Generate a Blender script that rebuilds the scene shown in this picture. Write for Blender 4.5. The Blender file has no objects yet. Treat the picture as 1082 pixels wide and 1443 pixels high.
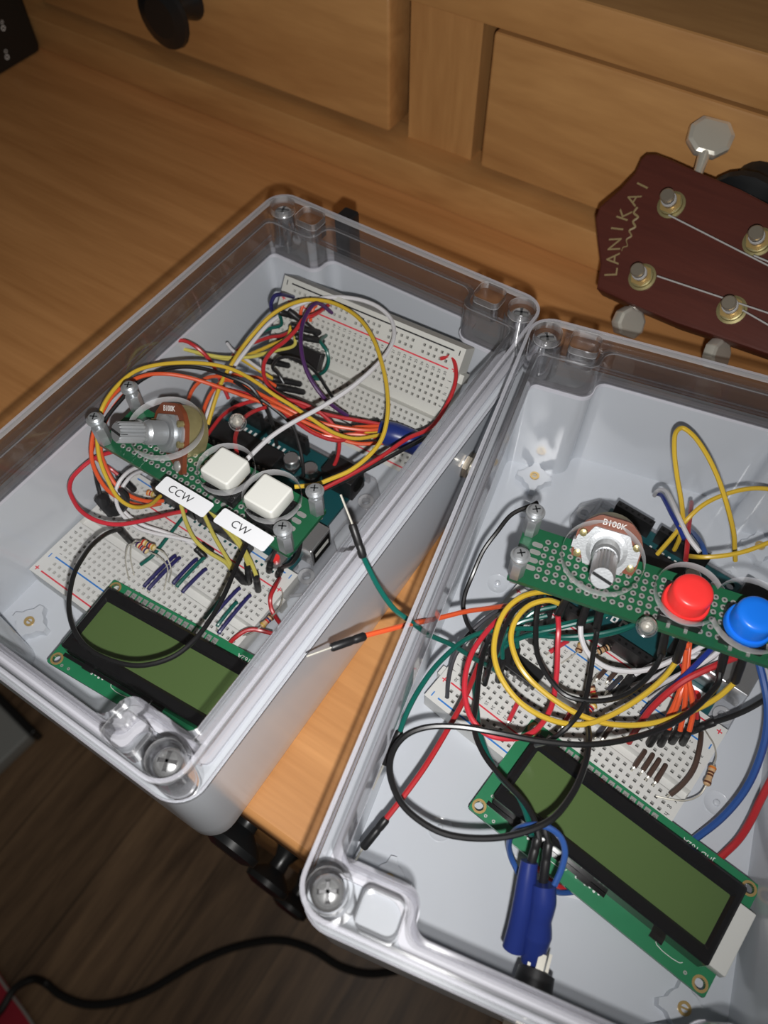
import bpy, bmesh, math, random
from mathutils import Vector, Matrix
random.seed(7)
S = 0.001                      # everything below is written in millimetres
SC = bpy.context.scene
COL = SC.collection
PI = math.pi

# ---------------------------------------------------------------- camera, light, exposure
F_PX = 1108.53
CAM = Vector((130.024, -109.797, 267.674))
RVEC = (2.4827, 0.7373, -0.2228)
def rodr(r):
    v = Vector(r); return Matrix.Rotation(v.length, 3, v.normalized())
RM = rodr(RVEC)                # rows: right, down, forward
right, down, fwd = RM[0].copy(), RM[1].copy(), RM[2].copy()

cam_d = bpy.data.cameras.new('camera'); cam = bpy.data.objects.new('camera', cam_d); COL.objects.link(cam)
M3 = Matrix((right, -down, -fwd)).transposed()
cam.matrix_world = Matrix.Translation(CAM * S) @ M3.to_4x4()
cam_d.sensor_fit = 'VERTICAL'; cam_d.sensor_height = 36.0
cam_d.lens = F_PX / 1443 * 36.0
cam_d.clip_start = 0.005; cam_d.clip_end = 20
cam_d.dof.use_dof = True; cam_d.dof.focus_distance = 0.255; cam_d.dof.aperture_fstop = cam_d.lens / 1.9
SC.camera = cam

SC.view_settings.view_transform = 'Standard'; SC.view_settings.look = 'None'
SC.view_settings.gamma = 1.0; SC.view_settings.use_curve_mapping = False
SC.view_settings.exposure = 0.0
SC.cycles.transparent_max_bounces = 48
SC.cycles.max_bounces = 10; SC.cycles.transmission_bounces = 10; SC.cycles.diffuse_bounces = 4; SC.cycles.glossy_bounces = 5
SC.cycles.caustics_reflective = False; SC.cycles.caustics_refractive = False
SC.cycles.sample_clamp_indirect = 4.0
SC.cycles.use_denoising = True

w = bpy.data.worlds.new('world'); SC.world = w; w.use_nodes = True
w.node_tree.nodes['Background'].inputs[0].default_value = (1.0, 0.93, 0.82, 1)
w.node_tree.nodes['Background'].inputs[1].default_value = 0.055

fl = bpy.data.lights.new('phone_flash', 'SPOT'); fo = bpy.data.objects.new('phone_flash', fl); COL.objects.link(fo)
fl.energy = 3.35; fl.color = (1.0, 0.985, 0.965); fl.shadow_soft_size = 0.0025; fl.spot_size = math.radians(118); fl.spot_blend = 1.0
fpos = CAM + 17 * down + 4 * right
faim = CAM + 300 * fwd - 25 * right - 30 * down
fo.location = fpos * S
fo.rotation_euler = (faim - fpos).to_track_quat('-Z', 'Y').to_euler()

cl = bpy.data.lights.new('room_lamp', 'AREA'); co = bpy.data.objects.new('room_lamp', cl); COL.objects.link(co)
cl.shape = 'DISK'; cl.size = 0.45; cl.energy = .7; cl.color = (1.0, 0.86, 0.68)
co.location = (0.7, -0.35, 1.75); co.rotation_euler = (Vector((0, .1, 0)) - Vector((0.7, -0.35, 1.75))).to_track_quat('-Z', 'Y').to_euler()

# ---------------------------------------------------------------- helpers
def P(px, py, z):
    """point where the line of sight through a picture point meets the height z (mm)"""
    d = right * ((px - 541) / F_PX) + down * ((py - 721.5) / F_PX) + fwd
    return CAM + d * ((z - CAM.z) / d.z)
def PP(px, py, p0, n):
    d = right * ((px - 541) / F_PX) + down * ((py - 721.5) / F_PX) + fwd
    return CAM + d * ((Vector(p0) - CAM).dot(n) / d.dot(n))

BX, BY, BTH = 138.874, 6.570, 0.20011
MA = Matrix.Identity(4)
MBX = Matrix.Translation((BX, BY, 0)) @ Matrix.Rotation(BTH, 4, 'Z')
MBI = MBX.inverted()

MATS = {}
def nm(name):
    m = bpy.data.materials.new(name); m.use_nodes = True; nt = m.node_tree; nt.nodes.clear()
    out = nt.nodes.new('ShaderNodeOutputMaterial'); MATS[name] = m
    return m, nt, out
def pbsdf(nt, col, rough=.5, metal=0, spec=.5, sub=0, coat=0):
    b = nt.nodes.new('ShaderNodeBsdfPrincipled')
    b.inputs['Base Color'].default_value = (*col, 1); b.inputs['Roughness'].default_value = rough
    b.inputs['Metallic'].default_value = metal; b.inputs['Specular IOR Level'].default_value = spec
    b.inputs['Coat Weight'].default_value = coat
    return b
def mat(name, col, rough=.45, metal=0, spec=.5, coat=0, var=0.0, vscale=300, bump=0.0, bscale=600):
    m, nt, out = nm(name); b = pbsdf(nt, col, rough, metal, spec, 0, coat)
    nt.links.new(b.outputs[0], out.inputs[0])
    tc = nt.nodes.new('ShaderNodeTexCoord')
    if var:
        n = nt.nodes.new('ShaderNodeTexNoise'); n.inputs['Scale'].default_value = vscale; n.inputs['Detail'].default_value = 4
        nt.links.new(tc.outputs['Object'], n.inputs['Vector'])
        r = nt.nodes.new('ShaderNodeMapRange'); r.inputs[3].default_value = 1 - var; r.inputs[4].default_value = 1 + var
        nt.links.new(n.outputs[0], r.inputs[0])
        mx = nt.nodes.new('ShaderNodeVectorMath'); mx.operation = 'SCALE'; mx.inputs[0].default_value = col
        nt.links.new(r.outputs[0], mx.inputs['Scale']); nt.links.new(mx.outputs[0], b.inputs['Base Color'])
    if bump:
        n2 = nt.nodes.new('ShaderNodeTexNoise'); n2.inputs['Scale'].default_value = bscale; n2.inputs['Detail'].default_value = 3
        nt.links.new(tc.outputs['Object'], n2.inputs['Vector'])
        bp = nt.nodes.new('ShaderNodeBump'); bp.inputs['Strength'].default_value = bump; bp.inputs['Distance'].default_value = .0003
        nt.links.new(n2.outputs[0], bp.inputs['Height']); nt.links.new(bp.outputs[0], b.inputs['Normal'])
    return m
def wood(name, ca, cb, axis='X', sc=6, rough=.4, stretch=14, planks=None, dist=.6, bump=.12):
    m, nt, out = nm(name); L = nt.links.new; N = nt.nodes.new
    tc = N('ShaderNodeTexCoord'); mp = N('ShaderNodeMapping')
    s = [stretch, stretch, stretch]; s['XYZ'.index(axis)] = 1.0
    mp.inputs['Scale'].default_value = s
    L(tc.outputs['Object'], mp.inputs['Vector'])
    n1 = N('ShaderNodeTexNoise'); n1.inputs['Scale'].default_value = sc; n1.inputs['Detail'].default_value = 6; n1.inputs['Distortion'].default_value = dist
    L(mp.outputs[0], n1.inputs['Vector'])
    n2 = N('ShaderNodeTexNoise'); n2.inputs['Scale'].default_value = sc * 7; n2.inputs['Detail'].default_value = 3
    L(mp.outputs[0], n2.inputs['Vector'])
    ad = N('ShaderNodeMath'); ad.operation = 'MULTIPLY_ADD'; ad.inputs[1].default_value = .35; L(n2.outputs[0], ad.inputs[0]); L(n1.outputs[0], ad.inputs[2])
    rp = N('ShaderNodeValToRGB'); rp.color_ramp.elements[0].position = .42; rp.color_ramp.elements[0].color = (*ca, 1)
    rp.color_ramp.elements[1].position = .95; rp.color_ramp.elements[1].color = (*cb, 1)
    L(ad.outputs[0], rp.inputs[0])
    b = pbsdf(nt, ca, rough); col = rp.outputs[0]
    if planks:
        br = N('ShaderNodeTexBrick'); br.offset = .37
        mp2 = N('ShaderNodeMapping'); mp2.inputs['Rotation'].default_value = (0, 0, PI / 2 if axis == 'Y' else 0)
        L(tc.outputs['Object'], mp2.inputs['Vector']); L(mp2.outputs[0], br.inputs['Vector'])
        br.inputs['Scale'].default_value = 1; br.inputs['Brick Width'].default_value = planks[0]; br.inputs['Row Height'].default_value = planks[1]
        br.inputs['Mortar Size'].default_value = .0015; br.inputs['Mortar Smooth'].default_value = .1
        br.inputs['Color1'].default_value = (.85, .85, .85, 1); br.inputs['Color2'].default_value = (1.15, 1.15, 1.15, 1); br.inputs['Mortar'].default_value = (.6, .6, .6, 1)
        mx = N('ShaderNodeMix'); mx.data_type = 'RGBA'; mx.blend_type = 'MULTIPLY'; mx.inputs[0].default_value = 1
        L(col, mx.inputs[6]); L(br.outputs[0], mx.inputs[7]); col = mx.outputs[2]
    L(col, b.inputs['Base Color'])
    bp = N('ShaderNodeBump'); bp.inputs['Strength'].default_value = bump; bp.inputs['Distance'].default_value = .0004
    L(n2.outputs[0], bp.inputs['Height']); L(bp.outputs[0], b.inputs['Normal']); L(b.outputs[0], out.inputs[0])
    return m
def clear(name, tint=.97, refl=1.0, rough=.03, body=0.0, bodycol=(.8, .8, .86), glass=0.0, growth=.08, thick=False):
    """clear moulded plastic: straight transmission plus Fresnel gloss; thick edges get some real refraction and a faint milky body, also used to paint in edge highlights"""
    m, nt, out = nm(name); L = nt.links.new; N = nt.nodes.new
    tr = N('ShaderNodeBsdfTransparent'); tr.inputs[0].default_value = (tint, tint, tint * 1.002, 1)
    cur = tr.outputs[0]
    if glass:
        g = N('ShaderNodeBsdfGlass'); g.inputs['IOR'].default_value = 1.45; g.inputs['Roughness'].default_value = growth; g.inputs[0].default_value = (.97, .97, 1, 1)
        mx = N('ShaderNodeMixShader'); mx.inputs[0].default_value = glass; L(cur, mx.inputs[1]); L(g.outputs[0], mx.inputs[2]); cur = mx.outputs[0]
    if body:
        d = pbsdf(nt, bodycol, .15, 0, .6)
        mx = N('ShaderNodeMixShader'); mx.inputs[0].default_value = body; L(cur, mx.inputs[1]); L(d.outputs[0], mx.inputs[2]); cur = mx.outputs[0]
    gl = N('ShaderNodeBsdfGlossy'); gl.inputs['Roughness'].default_value = rough
    fr = N('ShaderNodeFresnel'); ge = N('ShaderNodeNewGeometry')       # both faces reflect like air to plastic: a thin wall, not a solid block
    mr = N('ShaderNodeMapRange'); mr.inputs[3].default_value = 1.5; mr.inputs[4].default_value = 1.5 if thick else 1 / 1.5; L(ge.outputs['Backfacing'], mr.inputs[0]); L(mr.outputs[0], fr.inputs[0])
    mu = N('ShaderNodeMath'); mu.operation = 'MULTIPLY'; mu.inputs[1].default_value = refl; L(fr.outputs[0], mu.inputs[0])
    mx = N('ShaderNodeMixShader'); L(mu.outputs[0], mx.inputs[0]); L(cur, mx.inputs[1]); L(gl.outputs[0], mx.inputs[2])
    L(mx.outputs[0], out.inputs[0])
    return m

wood('desk_wood', (.45, .200, .066), (.66, .325, .122), 'X', 5, .36, 16)
wood('hutch_wood', (.43, .21, .072), (.60, .32, .118), 'X', 7, .42, 6, dist=1.6)
wood('post_wood', (.43, .21, .072), (.60, .32, .118), 'Z', 7, .42, 6, dist=1.6)
wood('floor_wood', (.11, .066, .038), (.40, .255, .145), 'Y', 4.5, .42, 12, planks=(1.1, .11))
wood('mahogany', (.070, .017, .012), (.105, .026, .017), 'X', 10, .38, 10)
mat('abs_grey', (.605, .635, .68), .17, 0, .75, var=.02, vscale=60, bump=.015, bscale=250)
mat('gasket', (.66, .66, .72), .5)
clear('clear_plastic', .985, .55, .02)
clear('clear_edge', .985, .40, .05, body=.018, bodycol=(.90, .90, .97), glass=.03)
clear('clear_thick', .97, .75, .05, body=.02, bodycol=(.90, .90, .97), glass=.12, growth=.03, thick=True)
clear('edge_highlight', .97, .5, .08, body=.25, bodycol=(.84, .84, .92))  # lavender body colour stands in for the bright lines along lid edges
clear('fillet_highlight', .97, .5, .08, body=.16, bodycol=(.92, .92, .98))  # paler body paints a highlight along the fillet of the inner wall
clear('clear_rim', .95, .5, .10, body=.40, bodycol=(.80, .80, .82), glass=.05)
clear('acrylic', .93, 1.2, .05, body=.06)
clear('led_glass', .90, 1.6, .03, body=.05, glass=.15, growth=.02)
mat('steel', (.66, .67, .68), .26, .85)
mat('screw_recess', (.16, .16, .165), .3, .6)
mat('tuner_metal', (.40, .35, .28), .3, .7)
mat('zinc', (.52, .54, .56), .38, .72, bump=.15, bscale=1500)
mat('solder', (.46, .46, .44), .38, .5, bump=.3, bscale=2500)
mat('brass', (.62, .43, .17), .32, .6)
mat('chrome', (.80, .77, .68), .26, .6)
mat('old_gold', (.36, .31, .15), .38, .6, var=.15, vscale=500)
mat('pcb_green', (.012, .105, .045), .38, 0, .5, var=.12, vscale=250)
mat('pcb_lcd', (.018, .20, .085), .35, 0, .5, var=.10, vscale=250)
mat('pcb_lcd_dark', (.010, .095, .060), .4)
mat('pcb_teal', (.006, .070, .080), .4, var=.1, vscale=200)
mat('black_plastic', (.011, .011, .012), .42, var=.25, vscale=900, bump=.08, bscale=1500)
mat('black_metal', (.010, .011, .012), .3, 0, .6)
mat('black_gloss', (.010, .010, .011), .16, 0, .5)
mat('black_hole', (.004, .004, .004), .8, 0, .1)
mat('lcd_screen', (.090, .145, .048), .20, 0, .6, var=.06, vscale=25)
mat('white_plastic', (.70, .70, .66), .38)
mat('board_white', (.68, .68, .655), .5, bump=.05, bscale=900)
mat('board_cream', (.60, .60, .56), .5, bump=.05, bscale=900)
mat('board_hole', (.045, .043, .04), .6)
mat('paper', (.74, .75, .78), .6)
mat('ink', (.02, .02, .022), .6)
mat('ink_white', (.8, .8, .78), .6)
mat('line_red', (.70, .045, .07), .6)
mat('line_blue', (.02, .20, .60), .6)
mat('red_button', (.90, .042, .040), .33, 0, .5)
mat('blue_button', (.009, .18, .82), .33, 0, .5)
mat('phenolic', (.17, .043, .017), .45, var=.08, vscale=400)
mat('gold_ink', (.27, .20, .095), .5)
mat('grey_case', (.46, .48, .47), .5)
mat('red_cloth', (.55, .03, .06), .8, bump=.4, bscale=300)
mat('white_cloth', (.5, .48, .46), .9)
mat('resistor_tan', (.60, .38, .20), .4)
mat('resistor_cream', (.72, .58, .32), .4)
mat('string', (.45, .44, .43), .35, 0, .5)
mat('speaker_black', (.010, .010, .009), .55)
WC = dict(white=(.74, .73, .75), yellow=(.72, .48, .045), paleyellow=(.68, .60, .13), red=(.52, .028, .034), brightred=(.66, .035, .055), orange=(.82, .115, .035),
          black=(.013, .013, .014), green=(.004, .115, .090), purple=(.075, .022, .115), indigo=(.022, .020, .115), blue=(.016, .035, .25), steelblue=(.032, .098, .34),
          brown=(.085, .050, .038), grey=(.06, .06, .07), sleeve=(.016, .034, .20))
for k, v in WC.items(): mat('wire_' + k, tuple(c * .92 for c in v), .3 if k not in ('white', 'brown') else .42, 0, .5)
for k, v in dict(red=(.5, .02, .02), violet=(.05, .02, .12), gold=(.5, .33, .06), black=(.01, .01, .01), brown=(.12, .04, .02), orange=(.7, .2, .03)).items(): mat('band_' + k, v, .4)

class MB:
    def __init__(s): s.v = []; s.f = []; s.m = []; s.mats = []; s.sm = []
    def mi(s, m):
        if m not in s.mats: s.mats.append(m)
        return s.mats.index(m)
    def add(s, vs, fs, m, T=None, smooth=False):
        b = len(s.v); i = s.mi(m)
        for v in vs:
            v = Vector(v); s.v.append(T @ v if T else v)
        for f in fs: s.f.append(tuple(b + k for k in f)); s.m.append(i); s.sm.append(smooth)
        return s
    def box(s, lo, hi, m, T=None, bev=0):
        if bev:
            x0, y0, z0 = lo; x1, y1, z1 = hi
            pts = rrect((x0 + x1) / 2, (y0 + y1) / 2, (x1 - x0) / 2, (y1 - y0) / 2, bev, 3)
            ins = rrect((x0 + x1) / 2, (y0 + y1) / 2, (x1 - x0) / 2 - bev * .7, (y1 - y0) / 2 - bev * .7, bev * .5, 3)
            mid = rrect((x0 + x1) / 2, (y0 + y1) / 2, (x1 - x0) / 2 - bev * .2, (y1 - y0) / 2 - bev * .2, bev * .9, 3)
            return s.loft([(ins, z0), (mid, z0 + bev * .3), (pts, z0 + bev), (pts, z1 - bev), (mid, z1 - bev * .3), (ins, z1)], m, T, True, True)
        vs = [(x, y, z) for x in (lo[0], hi[0]) for y in (lo[1], hi[1]) for z in (lo[2], hi[2])]
        fs = [(0, 1, 3, 2), (4, 6, 7, 5), (0, 4, 5, 1), (2, 3, 7, 6), (0, 2, 6, 4), (1, 5, 7, 3)]
        return s.add(vs, fs, m, T)
    def loft(s, rings, m, T=None, cap0=True, cap1=True, smooth=True):
        n = len(rings[0][0]); vs = []; fs = []
        for pts, z in rings: vs += [(p[0], p[1], z) for p in pts]
        for k in range(len(rings) - 1):
            for i in range(n): j = (i + 1) % n; fs.append((k * n + i, k * n + j, (k + 1) * n + j, (k + 1) * n + i))
        s.add(vs, fs, m, T, smooth)
        e = len(rings) - 1
        if cap0: s.add([(p[0], p[1], rings[0][1]) for p in rings[0][0]], [tuple(range(n - 1, -1, -1))], m, T)
        if cap1: s.add([(p[0], p[1], rings[e][1]) for p in rings[e][0]], [tuple(range(n))], m, T)
        return s
    def lathe(s, prof, m, T=None, seg=20, caps=True):
        """prof: (r, z) pairs round z"""
        rings = [([(r * math.cos(2 * PI * i / seg), r * math.sin(2 * PI * i / seg)) for i in range(seg)], z) for r, z in prof]
        return s.loft(rings, m, T, caps, caps)
    def cyl(s, a, b, r, m, r2=None, seg=14, bev=0):
        a = Vector(a); b = Vector(b); L = (b - a).length; r2 = r if r2 is None else r2
        T = axis_T(a, b)
        pr = [(r, 0), (r2, L)] if not bev else [(r - bev, 0), (r, bev), (r2, L - bev), (r2 - bev, L)]
        return s.lathe(pr, m, T, seg)
    def tube(s, pts, r, m, seg=8, sub=6, flat=None, smoothpath=True):
        pts = [Vector(p) for p in pts]
        rad = r if isinstance(r, (list, tuple)) else [r] * len(pts)
        if smoothpath and len(pts) > 2: pts, rad = crom(pts, rad, sub)
        n = len(pts); up = Vector((0, 0, 1)); prev = None; vs = []; fs = []
        for i, p in enumerate(pts):
            t = (pts[min(i + 1, n - 1)] - pts[max(i - 1, 0)]).normalized()
            if prev is None:
                a = t.cross(up); a = t.cross(Vector((1, 0, 0))) if a.length < 1e-3 else a
            else: a = prev - t * prev.dot(t)
            a.normalize(); prev = a; b = t.cross(a)
            for k in range(seg):
                th = 2 * PI * k / seg; fx = flat or 1
                vs.append(p + (a * math.cos(th) + b * math.sin(th) * fx) * rad[i])
        for i in range(n - 1):
            for k in range(seg): j = (k + 1) % seg; fs.append((i * seg + k, i * seg + j, (i + 1) * seg + j, (i + 1) * seg + k))
        s.add(vs, fs, m, None, True)
        s.add(vs[:seg], [tuple(range(seg - 1, -1, -1))], m); s.add(vs[-seg:], [tuple(range(seg))], m)
        return s
    def mesh(s, name, T=None):
        me = bpy.data.meshes.new(name)
        TI = T.inverted() if T is not None else None
        vs = [(TI @ v if TI else v) * S for v in s.v]
        me.from_pydata(vs, [], s.f)
        for m in s.mats: me.materials.append(MATS[m])
        me.polygons.foreach_set('material_index', s.m); me.polygons.foreach_set('use_smooth', s.sm)
        me.update()
        try: me.set_sharp_from_angle(angle=math.radians(40))
        except Exception: pass
        return me
    def build(s, name, parent=None, T=None):
        """T: frame (mm) of the object the mesh hangs under; vertices were given in world mm"""
        if parent is not None: T = FR[parent.name]
        o = bpy.data.objects.new(name, s.mesh(name, T)); COL.objects.link(o)
        if parent is not None: o.parent = parent; FR[o.name] = T
        elif T is not None:
            o.matrix_world = Matrix.Translation(T.translation * S) @ T.to_3x3().to_4x4(); FR[o.name] = T
        else: FR[o.name] = Matrix.Identity(4)
        return o
FR = {}
def axis_T(a, b):
    a = Vector(a); b = Vector(b)
    return Matrix.Translation(a) @ (b - a).to_track_quat('Z', 'Y').to_matrix().to_4x4()
def crom(pts, rad, sub):
    Q = [pts[0] * 2 - pts[1]] + pts + [pts[-1] * 2 - pts[-2]]; out = []; ro = []
    for i in range(1, len(Q) - 2):
        p0, p1, p2, p3 = Q[i - 1:i + 3]
        t0 = 0; t1 = max((p1 - p0).length, 1e-4) ** .5; t2 = t1 + max((p2 - p1).length, 1e-4) ** .5; t3 = t2 + max((p3 - p2).length, 1e-4) ** .5
        for k in range(sub):
            u = k / sub; t = t1 + (t2 - t1) * u
            A1 = p0 * ((t1 - t) / (t1 - t0)) + p1 * ((t - t0) / (t1 - t0)); A2 = p1 * ((t2 - t) / (t2 - t1)) + p2 * ((t - t1) / (t2 - t1)); A3 = p2 * ((t3 - t) / (t3 - t2)) + p3 * ((t - t2) / (t3 - t2))
            B1 = A1 * ((t2 - t) / (t2 - t0)) + A2 * ((t - t0) / (t2 - t0)); B2 = A2 * ((t3 - t) / (t3 - t1)) + A3 * ((t - t1) / (t3 - t1))
            out.append(B1 * ((t2 - t) / (t2 - t1)) + B2 * ((t - t1) / (t2 - t1))); ro.append(rad[i - 1] + (rad[min(i, len(rad) - 1)] - rad[i - 1]) * u)
    out.append(pts[-1]); ro.append(rad[-1]); return out, ro
def rrect(cx, cy, hx, hy, r, n=6):
    r = max(min(r, hx, hy), 1e-3); o = []
    for sx, sy, a0 in ((1, 1, 0), (-1, 1, PI / 2), (-1, -1, PI), (1, -1, 1.5 * PI)):
        for k in range(n + 1):
            a = a0 + PI / 2 * k / n; o.append((cx + sx * (hx - r) + r * math.cos(a), cy + sy * (hy - r) + r * math.sin(a)))
    return o
def circ(cx, cy, r, n=32): return [(cx + r * math.cos(2 * PI * k / n), cy + r * math.sin(2 * PI * k / n)) for k in range(n)]
def fillet(pts, rs, n=5):
    """round the corners of a closed polygon"""
    o = []; N = len(pts)
    for i in range(N):
        p = Vector(pts[i]); a = Vector(pts[i - 1]) - p; b = Vector(pts[(i + 1) % N]) - p; r = rs[i]
        if r <= 0: o.append(tuple(p)); continue
        an = a.normalized(); bn = b.normalized(); ang = an.angle(bn); d = min(r / math.tan(ang / 2), a.length * .49, b.length * .49); rr = d * math.tan(ang / 2)
        s0 = p + an * d; s1 = p + bn * d; c = p + (an + bn).normalized() * (rr / math.sin(ang / 2))
        v0 = s0 - c; v1 = s1 - c; th = v0.angle(v1); sg = 1 if v0.cross(v1) > 0 else -1 if isinstance(v0.cross(v1), float) else 1
        for k in range(n + 1):
            q = Matrix.Rotation(sg * th * k / n, 2) @ v0; o.append(tuple(c + q))
    return o
def flat_shape(loops, z0, z1, mb, mtop, mside=None, T=None, bev=0, mhole=None):
    """a plate: outline minus holes, z0..z1"""
    cu = bpy.data.curves.new('tmp', 'CURVE'); cu.dimensions = '2D'; cu.fill_mode = 'BOTH'
    cu.extrude = (z1 - z0) / 2 - bev; cu.bevel_depth = bev; cu.bevel_resolution = 1; cu.offset = -bev
    for lp in loops:
        sp = cu.splines.new('POLY'); sp.points.add(len(lp) - 1)
        for q, (x, y) in zip(sp.points, lp): q.co = (x, y, 0, 1)
        sp.use_cyclic_u = True
    o = bpy.data.objects.new('tmp', cu); me = bpy.data.meshes.new_from_object(o)
    zm = (z0 + z1) / 2; vs = [(v.co.x, v.co.y, v.co.z + zm) for v in me.vertices]
    A = []; B = []
    for p in me.polygons: (A if abs(p.normal.z) > .5 else B).append(tuple(p.vertices))
    mb.add(vs, A, mtop, T)
    if B: mb.add(vs, B, mside or mtop, T, True)
    bpy.data.objects.remove(o); bpy.data.curves.remove(cu); bpy.data.meshes.remove(me)
    return mb
def text(mb, body, size, T, m, thick=0.05, align='CENTER', shear=0, sx=1):
    cu = bpy.data.curves.new('tmp', 'FONT'); cu.body = body; cu.size = size; cu.align_x = align; cu.align_y = 'CENTER'; cu.extrude = thick; cu.shear = shear; cu.resolution_u = 3
    o = bpy.data.objects.new('tmp', cu); me = bpy.data.meshes.new_from_object(o)
    mb.add([(v.co.x * sx, v.co.y, v.co.z) for v in me.vertices], [tuple(p.vertices) for p in me.polygons], m, T)
    bpy.data.objects.remove(o); bpy.data.curves.remove(cu); bpy.data.meshes.remove(me)
def tag(o, label=None, cat=None, group=None, kind=None):
    if label: o['label'] = label
    if cat: o['category'] = cat
    if group: o['group'] = group
    if kind: o['kind'] = kind
    return o
def empty(name, T, label=None, cat=None, group=None):
    o = bpy.data.objects.new(name, None); COL.objects.link(o); o.empty_display_size = .005
    o.matrix_world = Matrix.Translation(T.translation * S) @ T.to_3x3().to_4x4(); FR[o.name] = T
    return tag(o, label, cat, group)
def TR(x, y, z, rz=0): return Matrix.Translation((x, y, z)) @ Matrix.Rotation(rz, 4, 'Z')

# ---------------------------------------------------------------- the setting: floor, desk with its hutch
mb = MB(); mb.box((-2200, -1800, -720), (2200, 2200, -700), 'floor_wood'); o = mb.build('floor', T=TR(0, 0, -700)); o['kind'] = 'structure'
mb = MB(); mb.box((-2200, 620, -700), (2200, 640, 1800), 'abs_grey'); o = mb.build('wall_back', T=TR(0, 620, 0)); o['kind'] = 'structure'

DE = -89.3                      # front edge of the desk top
desk = empty('desk', TR(60, DE, -700), 'orange-brown wooden desk with small drawers under a shelf, both clear-lidded boxes standing on it', 'desk')
mb = MB(); mb.loft([(rrect(0, 0, 900, 250, 3), -22), (rrect(0, 0, 901.5, 251.5, 4), -20), (rrect(0, 0, 901.5, 251.5, 4), -2.2), (rrect(0, 0, 900.9, 250.9, 4), -.7), (rrect(0, 0, 899.5, 249.5, 3), 0)], 'desk_wood', TR(60, DE + 251.5, 0))
mb.build('desk_top', desk)
mb = MB()
mb.box((-820, DE + 22, -150), (940, DE + 40, -22), 'hutch_wood'); mb.build('apron', desk)
for x in (-800, 880):
    for y in (DE + 30, DE + 430):
        mb = MB(); mb.box((x, y, -700), (x + 50, y + 50, -22), 'post_wood'); mb.build('leg', desk)
def knob(parent, x, y, z, r, L, m='black_metal'):
    """round flared knob whose axis points to -y; y is the face it is fixed to"""
    k = MB(); k.lathe([(r * .62, 0), (r * .55, L * .12), (r * .36, L * .35), (r * .40, L * .55), (r * .85, L * .72), (r, L * .82), (r * .96, L * .93), (r * .6, L)], m, Matrix.Translation((x, y, z)) @ Matrix.Rotation(PI / 2, 4, 'X'), 20)
    return k.build('knob', parent)
def drawer_front(parent, x0, x1, z0, z1, y, depth, thick=18, m='hutch_wood', knobs=(), kr=14, kl=24):
    d = MB(); d.box((x0, y, z0), (x1, y + thick, z1), m, None, 1.6)
    d.box((x0 + 8, y + thick, z0 + 3), (x1 - 8, y + depth, z1 - 8), 'desk_wood')
    o = d.build('drawer', parent)
    for kx, kz in knobs: knob(o, kx, y, kz, kr, kl)
    return o
for z1, z0, kz in ((-30, -112, -62), (-116, -220, -168), (-224, -330, -275)):
    drawer_front(desk, -112, 208, z0, z1, DE + 14, 300, 10, 'hutch_wood', [(48, kz)], 12.5, 25)
# hutch
mb = MB(); mb.box((-430, 210, 0), (700, 240, 20), 'hutch_wood', None, 1.2); mb.build('rail', desk)
mb = MB(); mb.box((-430, 232, 0), (700, 470, 18), 'desk_wood'); mb.box((-430, 219, 92), (700, 480, 112), 'hutch_wood', None, 1.5); mb.build('shelf', desk)
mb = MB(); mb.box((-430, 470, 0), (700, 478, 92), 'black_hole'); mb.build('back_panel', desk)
for x in (-77.5, -392, 226):
    mb = MB(); mb.box((x, 229, 17), (x + 38.5, 470, 92), 'post_wood'); mb.build('divider_post', desk)
drawer_front(desk, -345, -85, 24, 89, 221.5, 230, 20, knobs=[(-215, 57)], kr=17, kl=24)
drawer_front(desk, -30, 222, 24, 89, 221.5, 230, 20, knobs=[(100, 62)], kr=17, kl=24)

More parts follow.
